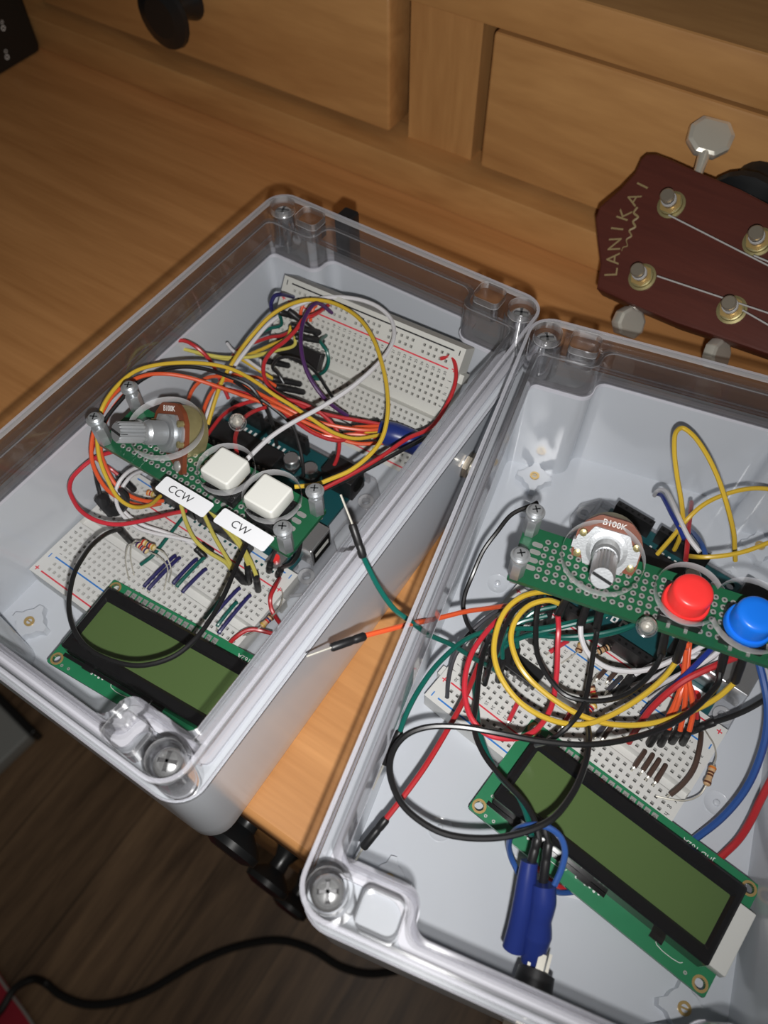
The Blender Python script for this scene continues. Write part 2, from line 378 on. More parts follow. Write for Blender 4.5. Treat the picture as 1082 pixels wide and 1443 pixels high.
# ---------------------------------------------------------------- enclosures
HX, HY, HT, HB = 61.0, 102.5, 69.6, 50.0
def contour(d, bx, by, r=6, rin=7):
    """inside outline of the box: straight walls at inset d and a boss bx by by in each corner"""
    pts = []; rs = []
    def q(sx, sy): return [(sx * (HX - d), sy * (HY - by)), (sx * (HX - bx), sy * (HY - by)), (sx * (HX - bx), sy * (HY - d))]
    for sx, sy, rev in ((1, 1, 0), (-1, 1, 1), (-1, -1, 0), (1, -1, 1)):
        c = q(sx, sy)
        if rev: c = c[::-1]
        pts += c; rs += ([2.5, rin, 4] if not rev else [4, rin, 2.5])
    return fillet(pts, rs, 6)
def enclosure(T, label, holes, inserts):
    e = empty('enclosure', T, label, 'box', 'clear-lidded grey plastic boxes')
    OUT = rrect(0, 0, HX, HY, 9, 8); rr = lambda d: rrect(0, 0, HX - d, HY - d, max(9 - d, 1), 8)
    inner = contour(3.6, 28, 15.5)
    b = MB()
    b.loft([(rr(3.2), 0), (rr(1.4), .5), (rr(.5), 1.5), (rr(.2), 3.2), (OUT, 12), (OUT, HB)], 'abs_grey', T, True, False)
    flat_shape([OUT, inner], HB - .6, HB, b, 'abs_grey', None, T)
    b.loft([(inner, 3), (inner, HB)], 'abs_grey', T, False, False)
    flat_shape([inner], 2.6, 3.0, b, 'abs_grey', None, T)
    for sx in (-1, 1):                                   # moulded ribs and ejector marks
        for yy in (-60, -20, 30, 66): b.lathe([(4.2, 2.9), (4.2, 3.12), (3.9, 3.14), (3.8, 3.06), (1.1, 3.06), (1.0, 3.9), (.5, 4.2)], 'abs_grey', T @ Matrix.Translation((sx * 40 + (5 if yy < 0 else -4), yy, 0)), 20)
    base = b.build('base', e)
    for (x, y) in inserts:
        p = MB(); star = []
        for k in range(24):
            a = 2 * PI * k / 24; r = 7.4 if (k % 6) in (0, 1) else 5.2; star.append((x + r * math.cos(a), y + r * math.sin(a)))
        p.loft([(star, 3), ([((px - x) * .95 + x, (py - y) * .95 + y) for px, py in star], 6.5)], 'abs_grey', T, False, True)
        p.build('mounting_boss', base)
        p = MB(); p.lathe([(1.9, 6.4), (1.9, 7.0), (1.1, 7.0), (1.1, 5.6)], 'brass', T @ Matrix.Translation((x, y, 0)), 16); p.box((x - 1.7, y - .25, 6.9), (x + 1.7, y + .25, 7.05), 'brass', T)
        p.build('threaded_insert', base)
    g = MB(); flat_shape([contour(3.0, 25, 12.8), contour(6.2, 28.6, 16.2)], HB, HB + 1.5, g, 'gasket', None, T)
    g.build('gasket', e)
    l = MB()
    SCR = [(sx * 53.8, sy * 95.3) for sx in (-1, 1) for sy in (-1, 1)]
    POC = [rrect(sx * 40.5, sy * 95.6, 5.2, 4.6, 2.2, 4) for sx in (-1, 1) for sy in (-1, 1)]
    flat_shape([rr(.4)] + [circ(x, y, 5.0, 24) for x, y in SCR] + POC + holes, HT - 3.2, HT, l, 'clear_plastic', 'clear_rim', T, .25)
    l.loft([(rr(-.5), HB), (rr(-.5), HB + 2.2), (rr(0), HB + 3), (rr(.2), HT - 2.6)], 'clear_edge', T, False, False); l.loft([(rr(.2), HT - 2.6), (rr(.2), HT - 1.4), (rr(1.0), HT - .2)], 'clear_thick', T, False, False)      # outside skirt
    l.loft([(rr(2.3), HB + .2), (rr(2.3), HT - 2.6)], 'clear_edge', T, False, False)
    l.loft([(contour(4.6, 26.3, 13.9), HB + 1.6), (contour(4.6, 26.3, 13.9), HT - 2.4)], 'clear_edge', T, False, False)
    l.loft([(contour(6.4, 28.2, 15.8), HT - 3.0), (contour(6.4, 28.2, 15.8), HB + 1.6)], 'clear_thick', T, False, False)
    flat_shape([rr(.35), rr(1.5)], HT - .02, HT + .03, l, 'edge_highlight', None, T)  # thin strips added on the lid edges, their highlights painted in the colour
    l.loft([(rr(-.5), HB), (rr(-.5), HB + .9)], 'edge_highlight', T, False, False)
    flat_shape([rr(-.5), rr(.1)], HB + 2.2, HB + 2.5, l, 'edge_highlight', None, T)
    flat_shape([contour(4.7, 26.4, 14.0), contour(6.3, 28.1, 15.7)], HT - 3.4, HT - 2.6, l, 'clear_thick', 'fillet_highlight', T, .3)  # pale sides carry a painted highlight line
    flat_shape([contour(5.6, 27.4, 15.0), contour(6.5, 28.3, 15.9)], HB + 1.6, HB + 1.9, l, 'edge_highlight', None, T)
    for x, y in SCR:
        l.lathe([(5.0, HT - .2), (5.0, HT - 6), (3, HT - 6)], 'clear_thick', T @ Matrix.Translation((x, y, 0)), 24, False)
        l.lathe([(6.2, HT - 2.4), (6.2, HB + 1)], 'clear_thick', T @ Matrix.Translation((x, y, 0)), 24, False)
    for pc in POC: l.loft([(pc, HT - .3), (pc, HT - 9)], 'clear_thick', T, False, False); l.loft([(pc, HT - 9), (pc, HT - 9.2)], 'acrylic', T, True, False)
    lid = l.build('lid', e)
    for x, y in SCR:
        Ts = T @ Matrix.Translation((x, y, 0)); s = MB()
        s.lathe([(1.9, HB - 8), (1.9, HT - 6), (4.1, HT - 5.8), (4.15, HT - 4.6), (3.4, HT - 3.3), (2.2, HT - 2.7), (.8, HT - 2.45)], 'steel', Ts, 22)
        for a in (.4, .4 + PI / 2):
            s.loft([([(-3.0, -.8), (3.0, -.8), (3.0, .8), (-3.0, .8)], HT - 3.3), ([(-2.0, -.4), (2.0, -.4), (2.0, .4), (-2.0, .4)], HT - 2.35)], 'screw_recess', Ts @ Matrix.Rotation(a, 4, 'Z'), False, True, False)
        s.build('screw', lid)
    return e
def two_circles(c1, r1, c2, r2, n=28):
    """outline of two overlapping round holes"""
    d = math.hypot(c2[0] - c1[0], c2[1] - c1[1])
    if d >= r1 + r2: return [circ(*c1, r1), circ(*c2, r2)]
    b = math.atan2(c2[1] - c1[1], c2[0] - c1[0]); a1 = math.acos((d * d + r1 * r1 - r2 * r2) / (2 * d * r1)); a2 = math.acos((d * d + r2 * r2 - r1 * r1) / (2 * d * r2)); o = []
    for k in range(n + 1): a = b + a1 + (2 * PI - 2 * a1) * k / n; o.append((c1[0] + r1 * math.cos(a), c1[1] + r1 * math.sin(a)))
    for k in range(1, n): a = b + PI + a2 + (2 * PI - 2 * a2) * k / n; o.append((c2[0] + r2 * math.cos(a), c2[1] + r2 * math.sin(a)))
    return [o]
INS = [(sx * 44.5, sy * 80.5) for sx in (-1, 1) for sy in (-1, 1)]
HOLES_A = [circ(-17.5, -15.2, 12, 40)] + two_circles((9.3, -17.2), 9.0, (27.6, -17.6), 9.0)
HOLES_B = [circ(-15.2, 14.4, 11.8, 40)] + two_circles((10.0, 11.8), 9.3, (27.3, 11.6), 11.0)
enclosure(MA, 'grey box under a clear lid that carries two white name stickers', HOLES_A, INS)
enclosure(MBX, 'grey box under a clear lid without stickers, standing right of the stickered one', HOLES_B, INS)

# ---------------------------------------------------------------- breadboards
def breadboard(T, label, white, blue, numbers=True):
    e = empty('breadboard', T, label, 'breadboard', 'white solderless breadboards')
    m = MB(); HXb, HYb, top = 41.75, 27.25, 8.8
    # body sides and bottom
    m.loft([(rrect(0, 0, HXb, HYb, .6, 2), 0), (rrect(0, 0, HXb, HYb, .6, 2), top)], white, T, True, False, False)
    main = [-36.83 + 2.54 * k for k in range(30)]
    rail = [-36.83 + 2.54 * (k + k // 5) + 1.27 for k in range(25)]
    def strip(v0, v1, rows, cols, h=.55):
        ys = [v0]
        for r in rows: ys += [r - h, r + h]
        ys.append(v1)
        xs = [-HXb]
        for c in cols: xs += [c - h, c + h]
        xs.append(HXb)
        for j in range(len(ys) - 1):
            if j % 2 == 0: m.add([(-HXb, ys[j], top), (HXb, ys[j], top), (HXb, ys[j + 1], top), (-HXb, ys[j + 1], top)], [(0, 1, 2, 3)], white, T); continue
            for i in range(len(xs) - 1):
                q = [(xs[i], ys[j]), (xs[i + 1], ys[j]), (xs[i + 1], ys[j + 1]), (xs[i], ys[j + 1])]
                if i % 2 == 0: m.add([(*a, top) for a in q], [(0, 1, 2, 3)], white, T)
                else:
                    m.add([(*a, top) for a in q] + [(*a, top - 1.6) for a in q], [(0, 1, 5, 4), (1, 2, 6, 5), (2, 3, 7, 6), (3, 0, 4, 7)], white, T)
                    m.add([(*a, top - 1.6) for a in q], [(0, 1, 2, 3)], 'board_hole', T)
    strip(-HYb, -16.9, [-22.94, -20.4], rail)
    strip(-16.9, -2.1, [-13.97, -11.43, -8.89, -6.35, -3.81], main)
    strip(2.1, 16.9, [3.81, 6.35, 8.89, 11.43, 13.97], main)
    strip(16.9, HYb, [20.4, 22.94], rail)
    m.add([(-HXb, -2.1, top), (HXb, -2.1, top), (HXb, 2.1, top), (-HXb, 2.1, top), (-HXb, -1.5, top - 2.6), (HXb, -1.5, top - 2.6), (HXb, 1.5, top - 2.6), (-HXb, 1.5, top - 2.6)], [(0, 1, 5, 4), (4, 5, 6, 7), (7, 6, 2, 3)], white, T)
    for y in (-14, 14): m.box((HXb, y, 1), (HXb + 1.8, y + 3.5, 6.5), white, T)
    m.build('body', e)
    p = MB(); zt = top + .02
    def line(y, c): p.box((-37.5, y - .28, zt - .01), (37.5, y + .28, zt + .05), c, T)
    line(-25.2, 'line_red'); line(-18.1, blue); line(25.2, blue); line(18.1, 'line_red')
    for x in (-39.8, 39.8):
        for y, c, pl in ((-25.0, 'line_red', 1), (-18.6, blue, 0), (25.0, blue, 0), (18.6, 'line_red', 1)):
            p.box((x - .2, y - .95, zt - .01), (x + .2, y + .95, zt + .05), c, T)
            if pl: p.box((x - .95, y - .2, zt - .01), (x + .95, y + .2, zt + .055), c, T)
    for k, L in enumerate('abcde'):
        for x in (-39.3, 39.3): text(p, L, 2.2, T @ TR(x, -13.97 + 2.54 * k, zt, PI / 2), 'ink', .03)
    for k, L in enumerate('fghij'):
        for x in (-39.3, 39.3): text(p, L, 2.2, T @ TR(x, 3.81 + 2.54 * k, zt, PI / 2), 'ink', .03)
    for k in range(30):
        for y in (-16.1, 16.1): text(p, str(k + 1), 1.55, T @ TR(main[k], y, zt, PI / 2), 'ink', .03)
    p.build('printed_markings', e)
    return e
TBA = TR(-14.4, -40.2, 3.1, math.radians(-1.5))
TBB = MBX @ TR(-5.8, -11.2, 3.1, math.radians(161.6))
fr = Matrix.Rotation(-.055, 4, 'Y') @ Matrix.Rotation(.93, 4, 'X')
TBF = Matrix.Translation((-41.0, 77.0, 53.0)) @ fr @ Matrix.Translation((41.75, -27.25, -8.8))
breadboard(TBA, 'white breadboard flat in the stickered box beside the display, with indigo and green jumpers', 'board_white', 'line_blue')
breadboard(TBB, 'white breadboard with brown jumpers, beside the display of the box without stickers', 'board_white', 'line_blue')
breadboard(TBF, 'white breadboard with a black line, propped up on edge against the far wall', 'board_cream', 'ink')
def bpt(T, x, y, h=8.8): return T @ Vector((x, y, h))
def hole(T, col, row, h=8.8):
    """centre of a breadboard hole: column 1..30, row a..j"""
    k = 'abcdefghij'.index(row); y = -13.97 + 2.54 * k if k < 5 else 3.81 + 2.54 * (k - 5)
    return T @ Vector((-36.83 + 2.54 * (col - 1), y, h))

# ---------------------------------------------------------------- character displays
def lcd(T, label, printed):
    """T: lower left mounting hole, top side of the green board"""
    e = empty('character_display', T, label, 'display', 'green character display modules')
    b = MB()
    flat_shape([rrect(37.5, 15.5, 40, 18, .6, 2)] + [circ(x, y, 1.5, 18) for x in (0, 75) for y in (0, 31)], -1.6, 0, b, 'pcb_lcd', None, T)
    bo = b.build('circuit_board', e)
    for x in (0, 75):
        for y in (0, 31): r = MB(); r.lathe([(1.5, -1.5), (1.5, .08), (2.25, .08), (2.25, -.05)], 'brass', T @ Matrix.Translation((x, y, 0)), 20, False); r.build('plated_hole', bo)
    s = MB()
    for k in range(10): s.lathe([(.1, .05), (.42, .05), (.42, .09), (.1, .09)], 'ink_white', T @ Matrix.Translation((14 + k * 1.5 + (k > 3) * 14, 1.6 + .3 * (k % 2), 0)), 10, False)
    for x in (22, 60): s2 = MB(); s2.tube([T @ Vector(q) for q in ((x, 2.2, .1), (x + 1, .9, .1), (x + 8, .9, .1), (x + 8.8, 1.6, .1))], .11, 'ink_white', 5, 3); s2.build('silkscreen_trace', bo)
    for q in ((6, -.9), (1.5, 5.0), (2.4, 2.6), (70.5, -.2), (3.2, -1.1)): s.lathe([(.2, .03), (.55, .03), (.55, .1), (.2, .1)], 'solder', T @ Matrix.Translation((q[0], q[1], 0)), 10, False)
    if printed: text(s, printed, 2.4, T @ TR(58.5, 31.1, .05, PI), 'ink_white', .03)
    s.build('printed_markings', bo)
    h = MB()
    for k in range(16):
        x = 5.5 + 2.54 * k
        h.box((x - .95, 29.0, -.02), (x + .95, 32.5, .12), 'solder', T)
        h.lathe([(.75, .1), (.5, .6), (.3, 1.3), (.1, 1.5)], 'solder', T @ Matrix.Translation((x, 31, 0)), 8)
        h.box((x - .3, 30.7, -11), (x + .3, 31.3, .8), 'solder', T)
    h.box((4.2, 29.8, -4.2), (44.9, 32.2, -1.6), 'black_plastic', T)
    h.build('pin_header', e)
    z = MB(); X0, X1, Y0, Y1 = 1.9, 73.1, 3.2, 28.4
    win = rrect(37.5, 15.7, 32.6, 8.0, .4, 2)
    o1 = rrect((X0 + X1) / 2, (Y0 + Y1) / 2, (X1 - X0) / 2, (Y1 - Y0) / 2, .9, 3); o2 = rrect((X0 + X1) / 2, (Y0 + Y1) / 2, (X1 - X0) / 2 - .7, (Y1 - Y0) / 2 - .7, .6, 3)
    w1 = rrect(37.5, 15.7, 33.6, 9.0, .6, 2)
    z.loft([(o1, .1), (o1, 7.0), (o2, 7.6)], 'black_gloss', T, False, False)
    flat_shape([o2, w1], 7.4, 7.6, z, 'black_gloss', None, T)
    z.loft([(w1, 7.6), (win, 6.5)], 'black_gloss', T, False, False)
    z.box((X0 - .6, Y0 - 1.4, .05), (X1 - 30, Y0 - .1, .5), 'black_gloss', T)
    for x in (10, 34, 58):
        z.box((x, Y0 - 1.8, 0), (x + 4, Y0, .9), 'black_gloss', T); z.box((x, Y1, 0), (x + 4, Y1 + .9, .9), 'black_gloss', T)
    z.build('bezel', e)
    g = MB(); g.box((4, 7, 5.9), (71, 24.4, 6.5), 'lcd_screen', T); g.build('screen', e)
    k = MB(); k.box((73.2, 4.6, .1), (78.6, 24.4, 4.6), 'white_plastic', T, .4); k.box((2.2, 3.6, .1), (73, 28, 5.8), 'white_plastic', T); k.build('backlight_block', e)
    return e
lcd(TR(-21.0, -86.0, 14.3, .073), 'green character display of the stickered box, a black wire ring lying over it', 'JHD 162A')
lcd(MBX @ TR(-25.8, -51.37, 12.6, -.3036), 'green character display in the box without stickers, with blue sleeves at its lower edge', 'JHD 162A')

# ---------------------------------------------------------------- microcontroller boards on clear holders
def uno(T, label, hl):
    """T: front left corner of the board, top side; the sockets for cables are on the right"""
    h = empty('board_holder', T @ Matrix.Translation((0, 0, -8.6)), hl, 'board holder', 'clear holders under the microcontroller boards')
    m = MB()
    out = fillet([(-4, -5), (69, -5), (77, 2), (77, 22), (71, 27), (71, 36), (77, 40), (77, 52), (70, 59), (-4, 59), (-9, 52), (-9, 44), (-4, 38), (-4, 16), (-9, 10), (-9, 1)], [3] * 16, 4)
    flat_shape([out, circ(73, 47, 1.7, 18), circ(73, 7, 1.7, 18), circ(-5, 48, 1.7, 18), circ(-5, 5, 1.7, 18)], -8.6, -5.6, m, 'acrylic', 'clear_rim', T, .3)
    for x, y in ((73, 47), (73, 7), (-5, 48), (-5, 5)): m.lathe([(1.7, -5.6), (1.7, -4.6), (3.2, -4.6), (3.2, -5.6)], 'clear_rim', T @ Matrix.Translation((x, y, 0)), 20, False)
    for x0, y0, x1, y1 in ((-2, -3, 69, -1.6), (-2, 55, 69, 56.4), (-3, -3, -1.6, 56)): m.box((x0, y0, -5.6), (x1, y1, -1.8), 'acrylic', T)
    m.build('plate', h)
    for x, y in ((66, 8), (66, 46), (3, 8), (3, 46)): p = MB(); p.cyl(T @ Vector((x, y, -5.6)), T @ Vector((x, y, -1.6)), 2.2, 'acrylic'); p.build('spacer', h)
    e = empty('microcontroller_board', T, label, 'circuit board', 'teal microcontroller boards')
    F = lambda x, y: (68.6 - x, 53.4 - y)
    b = MB(); flat_shape([fillet([(0, 4), (2.5, 1.5), (2.5, .0), (68.6, 0), (68.6, 53.4), (2.5, 53.4), (2.5, 40), (0, 37.5)], [.6] * 8, 2), circ(4.5, 18, 1.6, 14), circ(4.5, 46, 1.6, 14), circ(54.6, 2.6, 1.6, 14), circ(53.3, 50.8, 1.6, 14)], -1.6, 0, b, 'pcb_teal', None, T)
    bo = b.build('circuit_board', e)
    s = MB()
    rnd = random.Random(3)
    for k in range(18): x, y = F(19 + 2.54 * k, 46.8); s.box((x - .45, y - .7, .0), (x + .45, y + .7, .06), 'ink_white', T)
    for k in range(14): x, y = F(28 + 2.54 * k + (k > 7) * 2, 6.6); s.box((x - .5, y - .9, .0), (x + .5, y + .9, .06), 'ink_white', T)
    for k in range(6): x, y = F(38 + 3.4 * k, 40.5); s.box((x - 1.1, y - 1.5, 0), (x + 1.1, y + 1.5, .06), 'ink_white', T); s.box((x - .5, y - .9, .05), (x + .5, y + .5, .09), 'pcb_teal', T)
    x, y = F(48, 35.5); s.box((x - 9, y - .3, 0), (x + 9, y + .3, .06), 'ink_white', T)
    s.build('printed_markings', bo)
    for x0, n, y0 in ((18.2, 10, 50.8), (44.9, 8, 50.8), (27.3, 8, 2.54), (50.2, 6, 2.54)):
        q = MB(); xa, ya = F(x0 - 1.27, y0 + 1.27); xb, yb = F(x0 + 2.54 * n - 1.27, y0 - 1.27)
        q.box((min(xa, xb), min(ya, yb), 0), (max(xa, xb), max(ya, yb), 8.5), 'black_plastic', T)
        for k in range(n): x, y = F(x0 + 2.54 * k, y0); q.box((x - .45, y - .45, 8.45), (x + .45, y + .45, 8.53), 'black_hole', T)
        q.build('pin_socket', e)
    q = MB(); xa, ya = F(66, 11); xb, yb = F(31, 20); q.box((min(xa, xb), min(ya, yb), 2.8), (max(xa, xb), max(ya, yb), 6.6), 'black_plastic', T, .4)
    q.box((min(xa, xb), min(ya, yb) - 1.2, 0), (max(xa, xb), max(ya, yb) + 1.2, 2.8), 'black_plastic', T)
    for k in range(14):
        for yy in (min(ya, yb) - .5, max(ya, yb) + .5): x = min(xa, xb) + 1.2 + 2.54 * k; q.box((x - .5, yy - .25, 1.5), (x + .5, yy + .25, 4.6), 'solder', T)
    q.build('chip', e)
    q = MB(); xa, ya = F(-6.2, 31.7); xb, yb = F(10, 43.7); q.box((xb, yb, 0), (xa, ya, 10.8), 'steel', T, .5); q.box((xa - .1, yb + 1, 1.2), (xa + .05, ya - 1, 9.6), 'black_hole', T); q.box((xa - .5, yb + 2, 4.2), (xa + .1, ya - 2, 6.4), 'white_plastic', T); q.build('usb_port', e)
    q = MB(); xa, ya = F(-1.8, 3); xb, yb = F(12.4, 12); q.box((xb, yb, 0), (xa, ya, 10.9), 'black_plastic', T, .5); q.lathe([(3.2, 0), (3.2, .3), (2.8, .3)], 'black_hole', T @ Matrix.Translation((xa + .02, (ya + yb) / 2, 6.4)) @ Matrix.Rotation(PI / 2, 4, 'Y'), 18); q.build('power_jack', e)
    for cx, cy in ((18.9, 10.8), (28.0, 10.9)):
        q = MB(); x, y = F(cx, cy); q.box((x - 3.3, y - 3.3, 0), (x + 3.3, y + 3.3, .9), 'black_plastic', T)
        q.lathe([(2.9, .9), (3.05, 1.3), (2.75, 1.8), (3.1, 2.2), (3.1, 5.2), (2.7, 5.6), (.4, 5.6)], 'steel', T @ Matrix.Translation((x, y, 0)), 24); q.build('capacitor', e)
    q = MB(); x, y = F(18.5, 37.5); q.box((x - 3, y - 3, 0), (x + 3, y + 3, 1.2), 'black_plastic', T); x, y = F(27, 30); q.box((x - 5.2, y - 1.8, 0), (x + 5.2, y + 1.8, 3), 'steel', T, 1.2)
    for k in range(22): x, y = F(rnd.uniform(14, 62), rnd.uniform(22, 34)); q.box((x - .8, y - .5, 0), (x + .8, y + .5, .6), rnd.choice(['solder', 'black_plastic', 'resistor_tan']), T)
    x, y = F(12, 20); q.box((x - 3.2, y - 3.6, 0), (x + 3.2, y + 1, 1.6), 'black_plastic', T)
    q.build('surface_components', e)
    q = MB(); x, y = F(64.5, 28); q.box((x - 2.6, y - 3.9, 0), (x + 2.6, y + 3.9, 2.5), 'black_plastic', T)
    for i in range(3):
        for j in range(2): q.box((x - 1.6 + 2.54 * j, y - 2.8 + 2.54 * i, 2.5), (x - 1 + 2.54 * j, y - 2.2 + 2.54 * i, 8.5), 'solder', T)
    q.build('pin_header', e)
    q = MB(); x, y = F(6.5, 49.5); q.box((x - 3, y - 3, 0), (x + 3, y + 3, 2.2), 'steel', T); q.cyl(T @ Vector((x, y, 2.2)), T @ Vector((x, y, 3.4)), 1.6, 'red_button'); q.build('reset_button', e)
    return e
uno(TR(-44, -18, 11.8), 'teal microcontroller board under the wire bundle in the stickered box', 'clear plate holding the board in the stickered box')
uno(MBX @ TR(-30.6, 22.6, 11.8, math.radians(-17)), 'teal microcontroller board in the box without stickers, below the red and blue buttons', 'clear plate holding the board in the box with the red and blue buttons')

# ---------------------------------------------------------------- control boards hung under the lids
ZB = 58.6
def control_board(T, label, cx, cy, pot, tip, posts, buttons):
    e = empty('control_board', T @ Matrix.Translation((cx, cy, ZB)), label, 'control board', 'green control boards under the lids')
    b = MB(); b.loft([(rrect(cx, cy, 40, 10, .5, 2), ZB - 1.6), (rrect(cx, cy, 40, 10, .5, 2), ZB)], 'pcb_green', T, True, True, False); bo = b.build('circuit_board', e)
    s = MB(); cols = [cx + 2.54 * (k - 13.5) for k in range(28)]
    for x in cols[1:-1]:
        for j in range(6):
            y = cy + 2.54 * (j - 2.5); Tq = T @ Matrix.Translation((x, y, ZB)); s.lathe([(.36, .0), (.38, .07), (.86, .07), (.92, .0)], 'solder', Tq, 10, False); s.lathe([(.38, .02), (.01, .03)], 'board_hole', Tq, 8, False)
    for x in (cols[0] - .2, cols[-1] + .2):
        for y in (-2.8, -1, 1, 2.8): s.loft([(rrect(x, cy + y * 1.5, 1.7, .85, .84, 4), ZB), (rrect(x, cy + y * 1.5, 1.7, .85, .84, 4), ZB + .08)], 'solder', T, False, True)
    s.build('solder_pads', bo)
    for x, y in posts:
        st = MB(); Ts = T @ Matrix.Translation((x, y, 0)); st.lathe([(2.35, ZB), (2.5, ZB + .3), (2.5, HT - 3.0), (2.3, HT - 2.7)], 'zinc', Ts, 6)
        st.lathe([(1.7, ZB - 1.6), (1.7, ZB - 3.2), (.8, ZB - 3.4)][::-1], 'zinc', Ts, 6)
        so = st.build('standoff', e)
        sc = MB(); sc.lathe([(2.9, HT), (2.9, HT + .5), (2.2, HT + .55), (2.3, HT + 1.3), (1.8, HT + 1.9), (.6, HT + 2.05)], 'zinc', Ts, 18); sc.lathe([(1.2, HT - 2.8), (1.2, HT)], 'zinc', Ts, 10)
        for a in (.5, .5 + PI / 2): sc.box((-1.2, -.2, HT + 1.6), (1.2, .2, HT + 2.08), 'black_metal', Ts @ Matrix.Rotation(a, 4, 'Z'))
        sc.build('screw', so)
    # potentiometer: p0 = middle of the face plate, axis towards the shaft tip
    p0 = T @ Vector(pot); tip = Vector(tip); ax = (tip - p0).normalized(); L = (tip - p0).length
    yv = (T.to_3x3() @ Vector((0, 1, 0))); yv = (yv - ax * yv.dot(ax)).normalized(); xv = yv.cross(ax)
    TP = Matrix.Translation(p0) @ Matrix((xv, yv, ax)).transposed().to_4x4() @ Matrix.Scale(1.14, 4); L /= 1.14
    q = MB(); q.lathe([(7.6, -8.2), (8.2, -7.8), (8.3, -2.0), (8.2, -1.2)], 'old_gold', TP, 36)
    po = q.build('potentiometer', e)
    q = MB(); flat_shape([fillet([(-8.6, 3), (-7.2, 6.0), (-4, 8.7), (4, 8.7), (7.2, 6), (8.6, 3), (8.6, -3), (7.6, -6.5), (7.6, -11.5), (-7.6, -11.5), (-7.6, -6.5), (-8.6, -3)], [2, 3, 3, 3, 3, 2, 2, 1, .8, .8, 1, 2], 4)], -1.2, .2, q, 'phenolic', None, TP)
    text(q, 'B100K', 2.3, TP @ TR(0, 7.0, .22), 'ink_white', .04)
    for x in (-5, 0, 5): q.lathe([(1.7, .1), (1.5, .7), (.8, 1.1), (.2, 1.2)], 'solder', TP @ Matrix.Translation((x, -9.2, 0)), 12); q.tube([TP @ Vector((x, -9.6, .2)), TP @ Vector((x, -11.8, .0)), TP @ Vector((x, -12.6, -2.5))], .55, 'solder', 6, 3)
    q.build('terminal_plate', po)
    q = MB(); flat_shape([fillet([(-8.2, 2.2), (-6.0, 2.6), (-4.6, 5.4), (4.6, 5.4), (6.0, 2.6), (8.2, 2.2), (8.2, -2.2), (6, -2.8), (4.8, -5.6), (-4.8, -5.6), (-6, -2.8), (-8.2, -2.2)], [.8] * 12, 3)], .2, 1.1, q, 'zinc', None, TP)
    for x in (-7, 7):
        for y in (-2.9, 2.9): q.lathe([(1.1, .2), (1.0, 1.5), (.3, 1.7)], 'old_gold', TP @ Matrix.Translation((x, y, 0)), 10)
    q.box((-9.0, -1.1, .2), (-8.2, 1.1, 3.2), 'zinc', TP)
    q.lathe([(5.3, 1.1), (5.3, 1.7), (4.2, 1.9)], 'zinc', TP, 28); q.build('face_plate', po)
    q = MB(); pr = [(3.5, 1.1)]
    for k in range(9): pr += [(3.0, 1.9 + .62 * k), (3.55, 2.2 + .62 * k)]
    pr += [(3.0, 8.0)]; q.lathe(pr, 'zinc', TP, 24); q.build('threaded_bushing', po)
    q = MB(); z0 = 8.0; kn = [((3.05 - (.6 if k % 2 else 0)) * math.cos(2 * PI * k / 36), (3.05 - (.6 if k % 2 else 0)) * math.sin(2 * PI * k / 36)) for k in range(36)]; c0 = circ(0, 0, 2.75, 36)
    q.loft([(c0, z0), (c0, z0 + .8), (kn, z0 + 1.1), (kn, L - .5), (circ(0, 0, 2.6, 36), L)], 'zinc', TP, True, True, False)
    q.box((-2.55, -.4, L - 2.2), (2.55, .4, L + .03), 'black_metal', TP @ Matrix.Rotation(-.3, 4, 'Z')); q.build('shaft', po)
    for kind, x, y in buttons:
        q = MB(); q.box((x - 6, y - 6, ZB), (x + 6, y + 6, ZB + 3.6), 'black_plastic', T, .3)
        for sx in (-1, 1):
            for sy in (-1, 1): q.lathe([(.9, 3.5), (.8, 3.95), (.2, 4.0)], 'black_gloss', T @ Matrix.Translation((x + sx * 4.7, y + sy * 4.7, ZB)), 10); q.box((x + sx * 2.5 - .5, y + sy * 6, ZB), (x + sx * 2.5 + .5, y + sy * 7.2, ZB + .6), 'solder', T)
        bt = q.build('push_button', e)
        c = MB()
        if kind == 'white':
            c.box((x - 3.6, y - 3.6, ZB + 3.6), (x + 3.6, y + 3.6, ZB + 7), 'resistor_cream', T)
            c.box((x - 5.6, y - 5.6, ZB + 6.6), (x + 5.6, y + 5.6, ZB + 12.4), 'white_plastic', T, 1.0)
        else:
            c.lathe([(6.3, 3.7), (6.65, 4.0), (6.65, 5.6), (6.4, 6.0), (5.75, 6.1), (5.7, 11.2), (5.4, 12.0), (4.8, 12.5), (3.0, 12.65), (.5, 12.68)], kind + '_button', T @ Matrix.Translation((x, y, ZB)), 44)
        c.build('button_cap', bt)
    return e
ctrl_a = control_board(MA, 'green control board with two square white buttons, hung under the stickered lid', 0.33, -17.9, (-18.5, -14.0, 63.5), P(163, 609, 74.5),
    [(-37.7, -9.9), (-37.7, -25.9), (38.3, -9.9), (38.3, -25.9)], [('white', 9.6, -17.8), ('white', 27.2, -18.6)])
ctrl_b = control_board(MBX, 'green control board with round red and blue buttons, hung under the lid', .5, 13.13, tuple(MBI @ P(855, 774, 62.5)), P(848, 815, 80.5),
    [(-37.5, 21.1), (-37.5, 5.1), (38.5, 21.1), (38.5, 5.1)], [('red', 10.6, 11.6), ('blue', 28.2, 11.0)])
